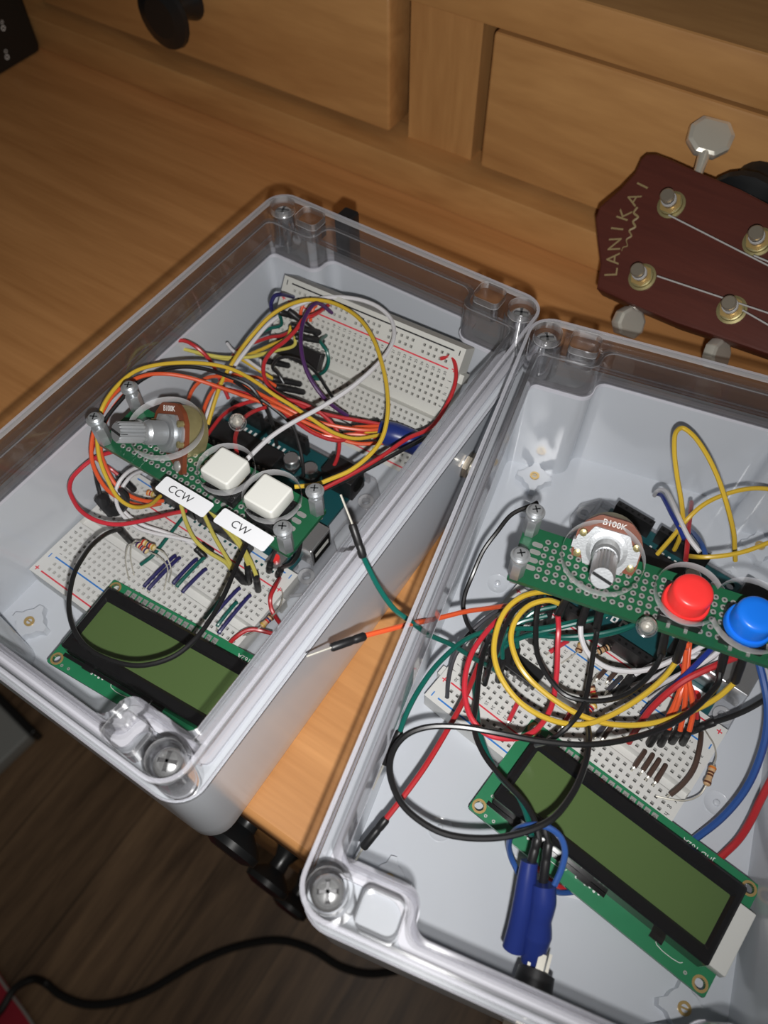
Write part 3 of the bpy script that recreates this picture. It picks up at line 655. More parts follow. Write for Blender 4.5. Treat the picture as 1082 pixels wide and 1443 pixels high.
def led(pt, label):
    T = axis_T(pt, pt + (CAM - pt).normalized() + Vector((0, 0, .25))); e = empty('indicator_lamp', T, label, 'lamp', 'clear indicator lamps in the lids')
    q = MB(); q.lathe([(3.0, 0), (3.0, 1), (2.6, 1.05), (2.6, 5), (2.3, 6.4), (1.5, 7.3), (.3, 7.7)], 'led_glass', T, 22); q.build('bulb', e)
    q = MB(); q.lathe([(1.1, 1.0), (1.7, 3.2), (1.4, 3.4), (.4, 2.6)], 'chrome', T, 14); q.tube([T @ Vector((.9, 0, 1.5)), T @ Vector((.9, 0, -8))], .3, 'solder', 6); q.tube([T @ Vector((-.9, 0, 1.8)), T @ Vector((-.9, 0, -8))], .3, 'solder', 6); q.build('leads', e)
led(P(911, 884, 62), 'clear round lamp at the front edge of the board between dial and red button')
led(P(335, 596, 62), 'clear round lamp on a red wire, above the two white buttons')

def sticker(cx, cy, rz, body, tx, label):
    T = TR(cx, cy, HT, rz); q = MB()
    q.loft([(rrect(0, 0, 9.6, 2.85, .8, 4), .02), (rrect(0, 0, 9.6, 2.85, .8, 4), .16)], 'paper', T, True, True, False)
    text(q, body, 3.7, T @ TR(tx, -.1, .17), 'ink', .02)
    o = q.build('sticker', None, T); tag(o, label, 'sticker', 'white stickers on the lid')
sticker(6.2, -32.9, -.005, 'CCW', -1.6, 'white sticker printed CCW on the clear lid')
sticker(28.6, -32.3, -.012, 'CW', -1.2, 'white sticker printed CW on the clear lid')

# ---------------------------------------------------------------- wires
def wire(label, color, pts, r=.75, plugs=(), pins=(), group=None, name='jumper_wire', cat='wire'):
    """pts: (px, py, height) along the wire; plugs: pairs of such points; pins likewise"""
    G = lambda q: q if isinstance(q, Vector) else P(*q)
    pts = [G(q) for q in pts]
    q = MB(); q.tube(pts, r, 'wire_' + color, 8, 6)
    T = Matrix.Translation(pts[0])
    if not plugs and not pins:
        o = q.build(name, None, T); return tag(o, label, cat, group)
    e = empty(name, T, label, cat, group); q.build('insulation', e)
    for a, b in plugs:
        a = G(a); b = G(b); d = (b - a).normalized(); m = MB(); L = (b - a).length
        m.lathe([(.95, 0), (1.28, .5), (1.28, L * .30), (1.18, L * .33), (1.18, L * .40), (1.28, L * .43), (1.28, L - .5), (1.0, L)], 'black_plastic', axis_T(a, b), 10); m.build('plug', e)
    for a, b in pins:
        m = MB(); m.cyl(G(a), G(b), .34, 'chrome', None, 8); m.build('pin', e)
    return e

# --- stickered box: long loops
wire('long white wire arching over the propped breadboard down to the two white buttons', 'white', [(345, 650, 56), (380, 617, 56), (408, 598, 56), (452, 574, 56), (491, 549, 56), (524, 521, 56), (546, 496, 55.5), (555, 474, 55.5), (551, 450, 55.5), (535, 434, 55.5), (513, 424, 55), (485, 419, 54), (455, 420, 53), (425, 428, 51), (400, 441, 48), (378, 457, 47), (360, 477, 45), (342, 500, 43), (322, 527, 40), (309, 545, 36), (297, 571, 30), (284, 606, 24), (276, 630, 20)], .82)
wire('long yellow wire arching over the propped breadboard beside the white loop', 'yellow', [(415, 686, 50), (444, 683, 50), (466, 675, 51), (495, 662, 52), (522, 640, 53), (538, 618, 54), (546, 585, 56), (545, 546, 57), (539, 516, 58), (527, 480, 59), (508, 451, 59), (483, 433, 58), (458, 424, 57), (430, 423, 56), (402, 432, 56.5), (380, 446, 54.5), (360, 467, 52), (342, 489, 49), (324, 517, 48), (313, 537, 43), (303, 565, 37), (293, 598, 31)], .78)
wire('yellow wire arching in front of the dial and running into the blue sleeve', 'yellow', [(226, 699, 22), (210, 712, 26), (186, 714, 32), (167, 702, 36), (151, 675, 42), (140, 645, 47), (137, 610, 54), (143, 578, 60), (155, 556, 61), (174, 535, 61.5), (193, 522, 61.5), (222, 514, 60), (262, 511, 59), (302, 514, 55), (331, 522, 54), (360, 538, 53), (387, 557, 51), (410, 571, 49), (434, 587, 46), (455, 601, 43), (473, 611, 40), (500, 618, 37), (540, 612, 34)], .72)
wire('upper pale yellow wire of the loop behind the dial', 'paleyellow', [(176, 545, 34), (180, 524, 36), (184, 507, 38), (198, 491, 40), (220, 484, 42), (244, 488, 42), (275, 496, 41), (304, 502, 40), (326, 504, 38), (360, 502, 36), (395, 490, 32), (422, 482, 28), (438, 477, 30)], .7, plugs=[(bpt(TBF, -25, 12.5, 9.6) + Vector((-6, -4, 8)), hole(TBF, 8, 'h') + Vector((0, 0, 2)))])
wire('lower pale yellow wire of the loop behind the dial', 'paleyellow', [(187, 545, 30), (189, 524, 32), (195, 507, 34), (209, 493, 36), (230, 490, 37), (262, 494, 36), (300, 503, 34), (330, 506, 33), (352, 500, 32), (380, 487, 30), (396, 476, 30)], .7)
wire('dark red wire humped above the pale yellow loop behind the dial', 'red', [(128, 640, 36), (138, 605, 40), (150, 580, 43), (165, 563, 45), (191, 531, 47), (209, 512, 48), (222, 495, 49), (240, 483, 50), (258, 480, 50), (275, 488, 49), (289, 500, 46), (299, 513, 42), (310, 535, 35), (322, 562, 28)], .75)
wire('black wire arching over the dial into the microcontroller board', 'black', [(140, 612, 42), (149, 591, 45), (171, 563, 48), (193, 540, 50), (215, 527, 51), (240, 519, 52), (266, 517, 52), (293, 521, 51), (320, 530, 50), (351, 544, 47), (366, 562, 43), (376, 578, 38), (385, 601, 32), (390, 628, 24)], .75)
wire('second black wire dropping between the buttons and the silver capacitors', 'black', [(330, 537, 46), (357, 556, 44), (385, 575, 40), (410, 598, 35), (420, 622, 30), (426, 650, 25), (428, 672, 20)], .7)
OR = [(226, 710, 15), (204, 713, 20), (176, 706, 28), (151, 690, 36), (136, 667, 42), (129, 645, 47), (131, 613, 52), (143, 583, 55), (160, 556, 56), (184, 537, 55), (209, 528, 54), (235, 527, 52), (262, 531, 50), (293, 540, 47), (330, 553, 44), (361, 564, 42), (391, 575, 40), (422, 591, 37), (452, 605, 34.5), (479, 618, 32), (503, 625, 30.5), (540, 624, 30)]
wire('orange wire arching over the dial, outermost of the orange bundle', 'orange', OR, .75)
wire('orange wire running through the black clip and under the dial board', 'orange', [(230, 706, 20), (205, 706, 24), (180, 697, 29), (163, 683, 33), (150, 660, 37), (142, 635, 40), (146, 600, 43), (166, 566, 46), (190, 543, 48)], .75)
wire('orange wire curving up from behind the dial', 'orange', [(263, 585, 26), (266, 562, 32), (276, 543, 38), (293, 532, 42), (312, 531, 44), (340, 542, 44), (370, 557, 43), (400, 573, 41), (430, 588, 38), (470, 600, 36), (520, 606, 34), (545, 603, 33)], .72)
wire('orange-red wire rising beside the white one between dial and buttons', 'orange', [(282, 600, 24), (288, 575, 30), (299, 552, 36), (316, 536, 41), (330, 538, 42), (352, 552, 41), (385, 571, 39), (420, 596, 36), (456, 614, 33), (500, 612, 32), (542, 618, 30)], .75)
wire('red wire arching from the board edge over the clear lamp', 'red', [(292, 613, 24), (300, 602, 28), (312, 587, 33), (330, 574, 38), (353, 566, 41), (381, 562, 42), (410, 564, 42), (438, 574, 40), (460, 589, 37), (475, 607, 34), (478, 626, 30), (475, 646, 25), (463, 670, 18)], .75)
wire('short red wire between the clear lamp and the red arch', 'red', [(334, 640, 57), (331, 620, 55), (335, 605, 52), (345, 588, 48), (359, 579, 45), (374, 574, 43)], .75)
wire('red wire winding down from the top rail of the propped breadboard', 'red', [hole(TBF, 8, 'j', 8) + (TBF.to_3x3() @ Vector((0, 8.9, 0))), (440, 445, 54), (429, 448, 54), (416, 466, 52), (400, 482, 49), (384, 494, 46), (372, 512, 43), (374, 536, 41), (389, 554, 40), (412, 566, 39), (442, 579, 37), (473, 587, 35), (520, 595, 33), (545, 600, 32)], .78)
wire('red wire reaching left from the upper corner of the propped breadboard', 'red', [(432, 449, 52), (411, 466, 46), (396, 473, 42), (381, 475, 40), (360, 482, 37), (339, 490, 34), (325, 505, 30)], .72)
wire('crimson wire low in the bundle that enters the blue sleeve', 'red', [(300, 545, 40), (335, 552, 40), (367, 562, 39), (411, 590, 37), (445, 612, 34), (480, 621, 32), (510, 608, 31), (545, 612, 30)], .78)
wire('red wire along the near right wall up to the end of the propped breadboard', 'red', [(455, 689, 40), (496, 668, 42), (535, 645, 44), (574, 618, 45), (603, 605, 45), (616, 592, 45), (630, 569, 47), (641, 541, 50), (642, 518, 52), (636, 503, 53), hole(TBF, 29, 'j', 8) + (TBF.to_3x3() @ Vector((-1, 6.5, .8)))], .78)
wire('black wire beside the red one along the near right wall', 'black', [(448, 694, 36), (480, 680, 38), (519, 660, 40), (560, 638, 42), (590, 622, 42), (613, 610, 42)], .75)
wire('purple wire bowing down across the propped breadboard', 'purple', [hole(TBF, 9, 'j', 8.5) + (TBF.to_3x3() @ Vector((0, 6.5, 0))), (448, 427, 56), (440, 431, 57), (428, 451, 56), (424, 488, 54), (433, 525, 49), (455, 559, 43), (472, 574, 38), (490, 586, 33)], .8)
wire('thin black wire beside the purple one on the propped breadboard', 'black', [(400, 540, 36), (392, 527, 39), (384, 518, 42), (389, 508, 44), (402, 503, 45), (422, 507, 44), (437, 517, 42), (449, 530, 38), (458, 544, 34), (470, 562, 28)], .62)
wire('short green wire bridging the middle of the propped breadboard', 'green', [hole(TBF, 9, 'i', 8), (452, 482, 47), (460, 494, 46), (463, 508, 43), (459, 521, 39), (448, 529, 34), (438, 533, 30), hole(TBF, 10, 'd', 8)], .7)
wire('short indigo wire at the upper left corner of the propped breadboard', 'indigo', [hole(TBF, 1, 'j', 8) + (TBF.to_3x3() @ Vector((1.5, 6.5, 1))), (395, 415, 57), (387, 417, 58), (382, 427, 56), (383, 437, 52), hole(TBF, 1, 'i', 9) + Vector((-3, 0, 0))], .8)
for k, lb in enumerate(('left of the two orange links on the top rail of the propped breadboard', 'right of the two orange links on the top rail of the propped breadboard')):
    v = hole(TBF, 4 + 2 * k, 'j', 9); wire(lb, 'orange', [v + (TBF.to_3x3() @ Vector((0, 6.8, -1))), v + (TBF.to_3x3() @ Vector((0, 6.2, 1))), v + (TBF.to_3x3() @ Vector((0, 3, 1.6))), v + (TBF.to_3x3() @ Vector((0, .4, 1.2)))], .7)
# plugs standing in the propped breadboard
def bplug(T, col, row, color, label, tail, lift=11, lean=(0, 0, 0), grp=None):
    a = hole(T, col, row, 9.2); b = hole(T, col, row, 9.2 + lift) + Vector(lean)
    return wire(label, color, [b] + tail, .68, plugs=[(b, a)], group=grp)
bplug(TBF, 5, 'j', 'green', 'green wire plugged into the upper left of the propped breadboard', [(396, 458, 44), (380, 463, 42), (365, 470, 38)], 8, (-6, -2, 3))
bplug(TBF, 8, 'i', 'yellow', 'yellow wire on the second black plug of the propped breadboard', [(405, 475, 44), (380, 487, 39), (350, 500, 33)], 8, (-7, -2, 2))
bplug(TBF, 9, 'h', 'paleyellow', 'pale yellow wire on the third black plug of the propped breadboard', [(415, 486, 42), (390, 494, 38), (352, 502, 33)], 8, (-7, -2, 1))
bplug(TBF, 4, 'd', 'white', 'white wire with a black plug at the lower left of the propped breadboard', [(370, 521, 33), (345, 505, 34), (328, 494, 35), (320, 484, 35)], 8, (-7, -2, 2))
bplug(TBF, 7, 'b', 'yellow', 'yellow wire with a black plug low on the propped breadboard', [(385, 534, 30), (365, 522, 32), (338, 505, 33)], 8, (-7, -2, 2))
bplug(TBF, 8, 'a', 'orange', 'orange wire with a black plug low on the propped breadboard', [(390, 545, 28), (372, 535, 31), (350, 530, 34), (325, 528, 36)], 8, (-7, -2, 2))
for k, (c, col, lb) in enumerate(((22, 'orange', 'left one'), (24, 'yellow', 'middle one'), (26, 'red', 'right one'))):
    bplug(TBF, c, 'b', col, ('orange', 'yellow', 'red')[k] + ' wire with black plug above the blue sleeve on the propped breadboard', [(552 + 16 * k, 602 + 5 * k, 33), (545 + 18 * k, 612 + 6 * k, 28)], 8, (-4, -5, 0))
# chip on the propped breadboard
def dip(T, u, v, L, wdt, label, h=8.8):
    M = T @ Matrix.Translation((u, v, h)); e = empty('chip', M, label, 'chip', 'black chips on the breadboards'); q = MB()
    q.box((-L / 2, -wdt / 2, 1.2), (L / 2, wdt / 2, 4.6), 'black_plastic', M, .35); q.build('package', e); q = MB()
    n = int(L / 2.54)
    for k in range(n):
        for s in (-1, 1): x = -L / 2 + L * (k + .5) / n; q.box((x - .4, s * wdt / 2 - .2 if s > 0 else s * wdt / 2 - 1, 1.5), (x + .4, s * wdt / 2 + 1 if s > 0 else s * wdt / 2 + .2, 2.6), 'solder', M); q.box((x - .3, s * (wdt / 2 + .6) - .2, -1), (x + .3, s * (wdt / 2 + .6) + .2, 2.2), 'solder', M)
    q.build('leads', e); return e
dip(TBF, -24.5, 1.0, 22, 7.2, 'black chip across the middle groove of the propped breadboard')
dip(TBB, 24.5, 0.0, 20, 6.6, 'black chip across the breadboard groove under the two yellow loops')
# blue sleeve over the bundle
def sleeve(label, pts, rad, flat=None, cat='sleeve'):
    q = MB(); pp = [P(*a) for a in pts]; q.tube(pp, rad, 'wire_sleeve', 18, 7, flat)
    a = pp[-1]; o = q.build('heat_shrink_sleeve', None, Matrix.Translation(pp[0])); return tag(o, label, cat, 'blue heat shrink sleeves')
sleeve('blue sleeve around the wire bundle in front of the propped breadboard', [(535, 609, 31), (555, 613, 31), (580, 622, 30), (606, 634, 29), (625, 645, 28)], [4.6, 4.9, 4.7, 4.8, 4.2])
# --- stickered box: left and near side
wire('bright red loop at the left wall, sweeping out below the CCW sticker', 'brightred', [(262, 720, 20), (240, 724, 24), (217, 730, 30), (190, 736, 34), (167, 739, 37), (147, 737, 39), (128, 730, 40), (112, 718, 40), (103, 704, 40), (98, 690, 40), (101, 675, 40), (112, 662, 40), (128, 649, 40), (145, 641, 38), (170, 634, 34), (190, 628, 30)], .78)
wire('short red wire ending in a black plug left of the dial board', 'red', [(128, 640, 34), (143, 652, 30), (155, 660, 27), (166, 669, 25)], .72, plugs=[((165, 668, 25), (190, 691, 15))])
wire('dark wire slanting down to the black clip at the left', 'black', [(134, 665, 33), (138, 685, 31), (143, 703, 28), (148, 718, 25)], .8)
wire('upper white wire arching through the black clip', 'white', [(226, 662, 24), (208, 657, 30), (190, 660, 33), (176, 669, 35), (166, 683, 34), (163, 700, 31), (170, 722, 26), (193, 743, 22), (215, 751, 20), (240, 756, 18), (272, 763, 16), (287, 768, 15)], .72, plugs=[((283, 767, 16), (300, 778, 13))])
wire('lower white wire arching through the black clip', 'white', [(228, 668, 20), (208, 664, 26), (192, 667, 30), (180, 676, 32), (171, 690, 31), (168, 705, 28), (176, 722, 24), (200, 739, 21), (232, 750, 18), (262, 762, 16), (278, 774, 15)], .72, plugs=[((275, 772, 15.5), (290, 786, 12.5))])
# black clip round the bundle
T = Matrix.Translation(P(160, 708, 30)); e = empty('cable_clip', T, 'black clip gathering the wires left of the CCW sticker', 'clip')
q = MB(); q.tube([P(146, 700, 30), P(150, 712, 26), P(160, 720, 25), P(172, 712, 27), P(176, 698, 33), P(170, 690, 36)], [2.2, 2.4, 2.4, 2.2, 1.8, 1.4], 'black_plastic', 8, 4, .7); q.build('strap', e)
q = MB(); q.tube([P(140, 700, 24), P(148, 710, 23), P(160, 723, 22)], 2.4, 'black_plastic', 6, 3); q.build('lock', e)
for pts, pl, lb in (([(255, 712, 22), (263, 738, 21), (275, 761, 21), (291, 776, 20), (318, 793, 21), (326, 803, 22)], ((325, 801, 22), (344, 821, 13)), 'leftmost of the four yellow wires fanning out below the CCW sticker'),
                    ([(283, 715, 22), (292, 735, 21), (302, 756, 21), (317, 782, 21), (330, 803, 22)], ((329, 801, 22), (348, 822, 12.5)), 'second yellow wire from the left, fanning out below the stickers'),
                    ([(292, 715, 22), (310, 736, 22), (328, 757, 22), (342, 776, 22), (350, 797, 23)], ((349, 795, 23), (351, 822, 12)), 'third yellow wire from the left, passing under the CW sticker'),
                    ([(300, 716, 22), (325, 745, 22), (343, 772, 22), (354, 793, 23), (361, 811, 23)], ((360, 808, 23), (364, 833, 12)), 'rightmost yellow wire, coming out under the CW sticker')):
    wire(lb, 'paleyellow', pts, .78, plugs=[pl])
wire('big black ring of wire lying over the green display', 'black', [(169, 746, 28), (157, 749, 33), (144, 756, 38), (128, 770, 42), (116, 787, 45), (106, 805, 47), (100, 826, 48), (97, 855, 48), (103, 884, 48), (120, 910, 48), (147, 927, 48), (194, 938, 48), (241, 927, 48), (272, 904, 48), (299, 869, 47), (318, 834, 45), (332, 800, 42), (345, 772, 38), (352, 752, 34)], .8, plugs=[((168, 746, 28), (186, 765, 14))])
wire('dark wire loop in front of the usb port, right of the CW sticker', 'black', [(398, 800, 18), (412, 793, 26), (421, 778, 32), (424, 760, 36)], .75, plugs=[((396, 802, 17), (391, 812, 12))])
wire('dark plug lead just below the CW sticker corner', 'black', [(382, 790, 18), (388, 776, 24), (398, 764, 30)], .75, plugs=[((381, 792, 17.5), (379, 806, 12))])
wire('green link between two holes below the CCW sticker', 'green', [(258, 729, 13), (240, 752, 14.2), (215, 783, 14.2), (198, 796, 12.5)], .7)
JA = [((248, 784), (202, 830), 'indigo', 'first indigo link from the left on the flat breadboard'), ((254, 787), (208, 834), 'indigo', 'second indigo link from the left on the flat breadboard'), ((278, 789), (243, 826), 'indigo', 'third indigo link from the left on the flat breadboard'),
      ((289, 787), (248, 830), 'green', 'green link between the third and fourth indigo links'), ((291, 803), (256, 838), 'indigo', 'fourth indigo link from the left on the flat breadboard'), ((316, 842), (287, 875), 'green', 'green link at the left of the right-hand indigo pair'),
      ((338, 830), (289, 884), 'indigo', 'longer indigo link right of the black ring'), ((334, 850), (305, 886), 'green', 'short green link between the two right-hand indigo links'), ((353, 840), (307, 896), 'indigo', 'rightmost indigo link on the flat breadboard')]
for (ax_, ay_), (bx_, by_), c, lb in JA:
    a = P(ax_, ay_, 12.4); b = P(bx_, by_, 12.4); u = (b - a).normalized()
    q = MB(); q.tube([a + Vector((0, 0, .6)), a + u * 1.2 + Vector((0, 0, 1.1)), b - u * 1.6 + Vector((0, 0, 1.1)), b - u * .6 + Vector((0, 0, .7))], .72, 'wire_' + c, 8, 4)
    T = Matrix.Translation(a); e = empty('link_wire', T, lb, 'wire'); q.build('insulation', e)
    q = MB(); q.tube([b - u * .8 + Vector((0, 0, .8)), b, b - Vector((0, 0, 1.5))], .3, 'chrome', 6, 3); q.build('bare_end', e)
wire('red link standing at the right end of the flat breadboard', 'red', [(394, 815, 12), (388, 826, 18), (381, 842, 19), (382, 857, 17), (388, 869, 15), (394, 878, 12)], .78)
wire('red wire lying across the end letters of the flat breadboard', 'red', [(320, 910, 12.5), (331, 899, 15), (346, 889, 16), (357, 887, 16), (369, 889, 15.5), (384, 893, 14)], .78)
def resistor(a, b, lead, body, bands, label, z0=12.2):
    """body from a to b, bare lead paths at both ends"""
    a = P(*a); b = P(*b); L = (b - a).length; T = axis_T(a, b); e = empty('resistor', Matrix.Translation(a), label, 'resistor'); q = MB()
    q.lathe([(.5, 0), (1.0, .3), (1.2, .9), (1.15, L * .25), (.98, L * .32), (.98, L * .68), (1.15, L * .75), (1.2, L - .9), (1.0, L - .3), (.5, L)], body, T, 16); q.build('body', e)
    q = MB()
    for f, c in zip((.14, .36, .5, .64, .86), bands):
        if c: r = 1.24 if f in (.14, .86) else 1.03; q.lathe([(r - .1, L * f - .32), (r, L * f - .3), (r, L * f + .3), (r - .1, L * f + .32)], 'band_' + c, T, 16, False)
    q.build('colour_bands', e); q = MB()
    for path in lead: q.tube([P(*p) for p in path], .27, 'chrome', 6, 5)
    q.build('leads', e); return e
resistor((193, 766, 22), (208, 778, 22), [[(193, 766, 22), (182, 768, 21), (177, 785, 17), (178, 800, 14), (182, 818, 12)], [(208, 778, 22), (222, 783, 20), (236, 800, 16), (231, 832, 12)]], 'resistor_cream', ['violet', 'red', 'violet', 'red', 'violet'], 'nearer striped resistor standing on the flat breadboard')
resistor((200, 763, 23), (219, 773, 23), [[(200, 763, 23), (188, 764, 21), (184, 785, 16), (189, 811, 12)], [(219, 773, 23), (231, 779, 20), (241, 802, 16), (238, 820, 12)]], 'resistor_cream', ['red', 'gold', 'violet', 'red', 'gold'], 'farther striped resistor standing on the flat breadboard')
resistor((384, 868, 17), (368, 883, 17), [[(384, 868, 17), (393, 858, 17), (398, 843, 16), (397, 830, 12)], [(368, 883, 17), (355, 892, 15), (342, 896, 12)]], 'resistor_tan', ['brown', 'violet', 'red', None, 'gold'], 'tan resistor at the right end of the flat breadboard')
resistor((208, 694, 14), (217, 697, 14), [[(208, 694, 14), (202, 692, 12)], [(217, 697, 14), (224, 700, 12)]], 'resistor_cream', ['orange', None, 'red', None, 'gold'], 'small resistor half under the CCW sticker')

# --- box without stickers
wire('tall yellow loop rising against the far wall', 'yellow', [(1036, 790, 30), (1035, 770, 36), (1034, 753, 41), (1025, 714, 50), (1011, 672, 55), (993, 636, 58), (975, 612, 59), (961, 603, 59), (952, 610, 59), (950, 636, 57), (954, 672, 53), (960, 707, 47), (962, 732, 40), (958, 757, 32), (950, 775, 24)], .82)
wire('yellow wire curving away to the right behind the tall loop', 'yellow', [(1130, 700, 45), (1082, 689, 46), (1053, 689, 46), (1018, 698, 45), (990, 712, 44), (968, 732, 41), (947, 757, 34), (926, 781, 26)], .8)
wire('yellow wire running right, just behind the red button', 'yellow', [(1130, 745, 44), (1082, 765, 44), (1046, 778, 43), (1011, 784, 42), (985, 785, 40), (966, 783, 36)], .8)
wire('white wire bent over from the board socket behind the red button', 'white', [(922, 698, 24), (926, 692, 30), (932, 690, 33), (939, 693, 36), (947, 707, 40), (958, 732, 43), (972, 760, 44), (986, 778, 44)], .8)
wire('dark blue wire beside the white one at the board socket', 'blue', [(926, 696, 26), (932, 698, 30), (938, 708, 33), (946, 724, 36), (956, 742, 38), (964, 760, 38)], .8)
wire('steel blue wire right of the white one, going under the board', 'steelblue', [(972, 746, 24), (976, 750, 30), (985, 761, 36), (991, 772, 39), (995, 786, 40)], .9)
wire('red wire in the socket row behind the red button', 'red', [(974, 708, 24), (973, 722, 32), (970, 745, 36), (968, 772, 38), (966, 790, 38)], .85)
wire('black wire curving along the left wall from the standoff', 'black', [(757, 708, 54), (750, 712, 54), (744, 714, 54), (721, 725, 53), (700, 750, 51), (681, 776, 48), (665, 812, 44), (655, 838, 40), (653, 858, 37), (660, 882, 33), (673, 896, 28), (690, 905, 22)], .75)
wire('orange wire running out over the left rim, black plug with bare pin in the air', 'orange', [(738, 850, 30), (715, 853, 34), (689, 857, 40), (655, 862, 46), (630, 868, 49), (605, 874, 52), (575, 880, 55), (548, 887, 58), (513, 896, 61)], .8,
     plugs=[((515, 896, 61), (466, 913, 63))], pins=[((468, 912, 63), (432, 925, 64))])
wire('green wire running out over the left rim, its plug standing up in the air', 'green', [(705, 950, 20), (690, 940, 26), (668, 928, 34), (637, 909, 43), (602, 893, 51), (579, 876, 55), (556, 859, 58), (533, 827, 62), (519, 800, 65), (511, 783, 68)], .8,
     plugs=[((512, 786, 67.5), (496, 738, 74))], pins=[((497, 740, 74), (480, 697, 79))])
wire('green wire sweeping down to a plug at the left wall', 'green', [(880, 858, 36), (840, 870, 36), (800, 878, 37), (764, 885, 38), (720, 886, 40), (680, 891, 41), (653, 903, 42), (638, 915, 43), (613, 940, 44), (594, 966, 44), (580, 990, 44), (570, 1012, 43), (563, 1032, 42)], .8,
     plugs=[((564, 1030, 42), (541, 1077, 36))], pins=[((541, 1076, 36), (525, 1112, 31))])
wire('green wire passing behind the red loop to the board edge, upper one', 'green', [(702, 908, 26), (728, 901, 30), (753, 893, 34), (806, 880, 38), (845, 870, 40), (880, 856, 40)], .8)
wire('green wire passing behind the red loop to the board edge, middle one', 'green', [(715, 898, 24), (760, 896, 30), (788, 898, 33), (841, 894, 36), (894, 880, 38), (915, 868, 38)], .8)
wire('green wire passing behind the red loop to the board edge, lowest one', 'green', [(700, 925, 22), (715, 908, 25), (750, 893, 30), (800, 900, 32), (850, 895, 33), (885, 885, 34), (905, 872, 34)], .8)
VP = lambda a, b: ((*a, 54), (*b, 42))
wire('big bright red loop left of the dial board', 'brightred', [(786, 868, 44), (787, 885, 41), (786, 906, 39), (784, 953, 37), (776, 998, 38), (752, 1031, 40), (719, 1041, 42), (685, 1034, 43), (664, 1012, 44), (655, 980, 44), (656, 950, 44), (665, 920, 43), (680, 897, 42), (701, 874, 40), (722, 862, 36)], .85, plugs=[VP((803, 833), (786, 870))])
wire('outer of the two yellow loops left of the dial board', 'yellow', [(778, 836, 46), (764, 834, 48), (735, 841, 50), (714, 858, 50), (701, 884, 49), (696, 920, 48), (705, 953, 47), (733, 990, 45), (775, 1014, 43), (821, 1021, 41), (858, 1009, 40), (905, 981, 40), (937, 953, 41), (953, 932, 42)], .85, plugs=[VP((968, 888), (952, 933))])
wire('inner of the two yellow loops left of the dial board', 'yellow', [(795, 856, 44), (786, 850, 46), (771, 846, 48), (746, 853, 48), (727, 873, 48), (720, 898, 47), (728, 930, 46), (742, 952, 45), (770, 978, 43), (812, 1005, 41), (858, 1020, 39), (914, 1020, 38), (970, 1004, 39), (1011, 983, 40), (1037, 960, 42)], .85, plugs=[VP((1052, 915), (1035, 962))])
wire('black wire between the two yellow loops, from the dial board', 'black', [(786, 848, 40), (765, 844, 44), (742, 848, 46), (722, 864, 46), (708, 892, 45), (700, 918, 43), (690, 940, 38), (683, 965, 30)], .8)
wire('black wire hanging from the plug under the dial and crossing the display corner', 'black', [(840, 885, 44), (841, 890, 43), (836, 919, 42), (831, 954, 41), (821, 996, 42), (800, 1024, 42), (775, 1043, 38), (755, 1050, 30)], .8, plugs=[VP((849, 845), (840, 888))])
wire('black wire hanging in a deep bow across the breadboard', 'black', [(932, 922, 44), (929, 930, 43), (914, 953, 42), (881, 979, 42), (840, 988, 42), (798, 980, 42), (775, 957, 42), (758, 925, 42), (755, 893, 43), (757, 862, 45), (765, 830, 48), (770, 818, 50)], .8, plugs=[VP((940, 880), (931, 925))])
wire('long black wire forming the wide ring across the display', 'black', [(1015, 948, 44), (1012, 962, 43), (997, 981, 43), (960, 1012, 44), (905, 1036, 46), (835, 1049, 48), (765, 1045, 49), (696, 1032, 50), (645, 1024, 50), (600, 1025, 50), (572, 1036, 50), (555, 1056, 50), (549, 1080, 50), (553, 1105, 50), (566, 1132, 50), (587, 1153, 50), (622, 1173, 50), (668, 1181, 50), (722, 1177, 51), (775, 1156, 52), (803, 1124, 51), (821, 1087, 49), (830, 1045, 44), (827, 1015, 38), (826, 990, 28)], .9, plugs=[VP((1026, 905), (1013, 952))])
wire('white wire sagging below the dial board', 'white', [(818, 882, 45), (819, 898, 43), (829, 921, 40), (852, 939, 38), (883, 946, 37), (915, 943, 37), (946, 931, 38), (965, 920, 38)], .85, plugs=[VP((830, 843), (817, 885))])
wire('black wire running down past the red loop to the blue sleeve', 'black', [(690, 897, 30), (684, 912, 34), (676, 945, 36), (672, 985, 37), (668, 1027, 38), (682, 1064, 40), (708, 1097, 42), (738, 1130, 44), (754, 1158, 46), (760, 1185, 46)], .8, plugs=[((758, 1180, 46), (747, 1222, 42))])
wire('green wire running down beside the black one to the blue sleeve', 'green', [(668, 960, 26), (672, 1000, 30), (677, 1036, 33), (702, 1092, 38), (730, 1122, 42), (744, 1155, 45), (749, 1178, 46)], .8)
wire('black plug lead entering the right-hand blue sleeve', 'black', [(764, 1158, 47), (769, 1172, 47), (773, 1189, 46)], .75, plugs=[((773, 1187, 46), (764, 1250, 40))])
wire('grey wire bending down to the left end of the breadboard', 'grey', [(722, 853, 30), (707, 858, 30), (692, 866, 30), (661, 893, 28), (641, 924, 24), (632, 958, 18), (630, 983, 12.5)], .75)
wire('red wire slanting down to a black plug in the near left corner', 'red', [(688, 900, 20), (680, 920, 24), (672, 942, 28), (653, 987, 32), (630, 1029, 34), (599, 1080, 34), (571, 1119, 33), (543, 1155, 31)], .85, plugs=[((545, 1153, 31), (511, 1195, 27))], pins=[((512, 1193, 27), (499, 1216, 24))])
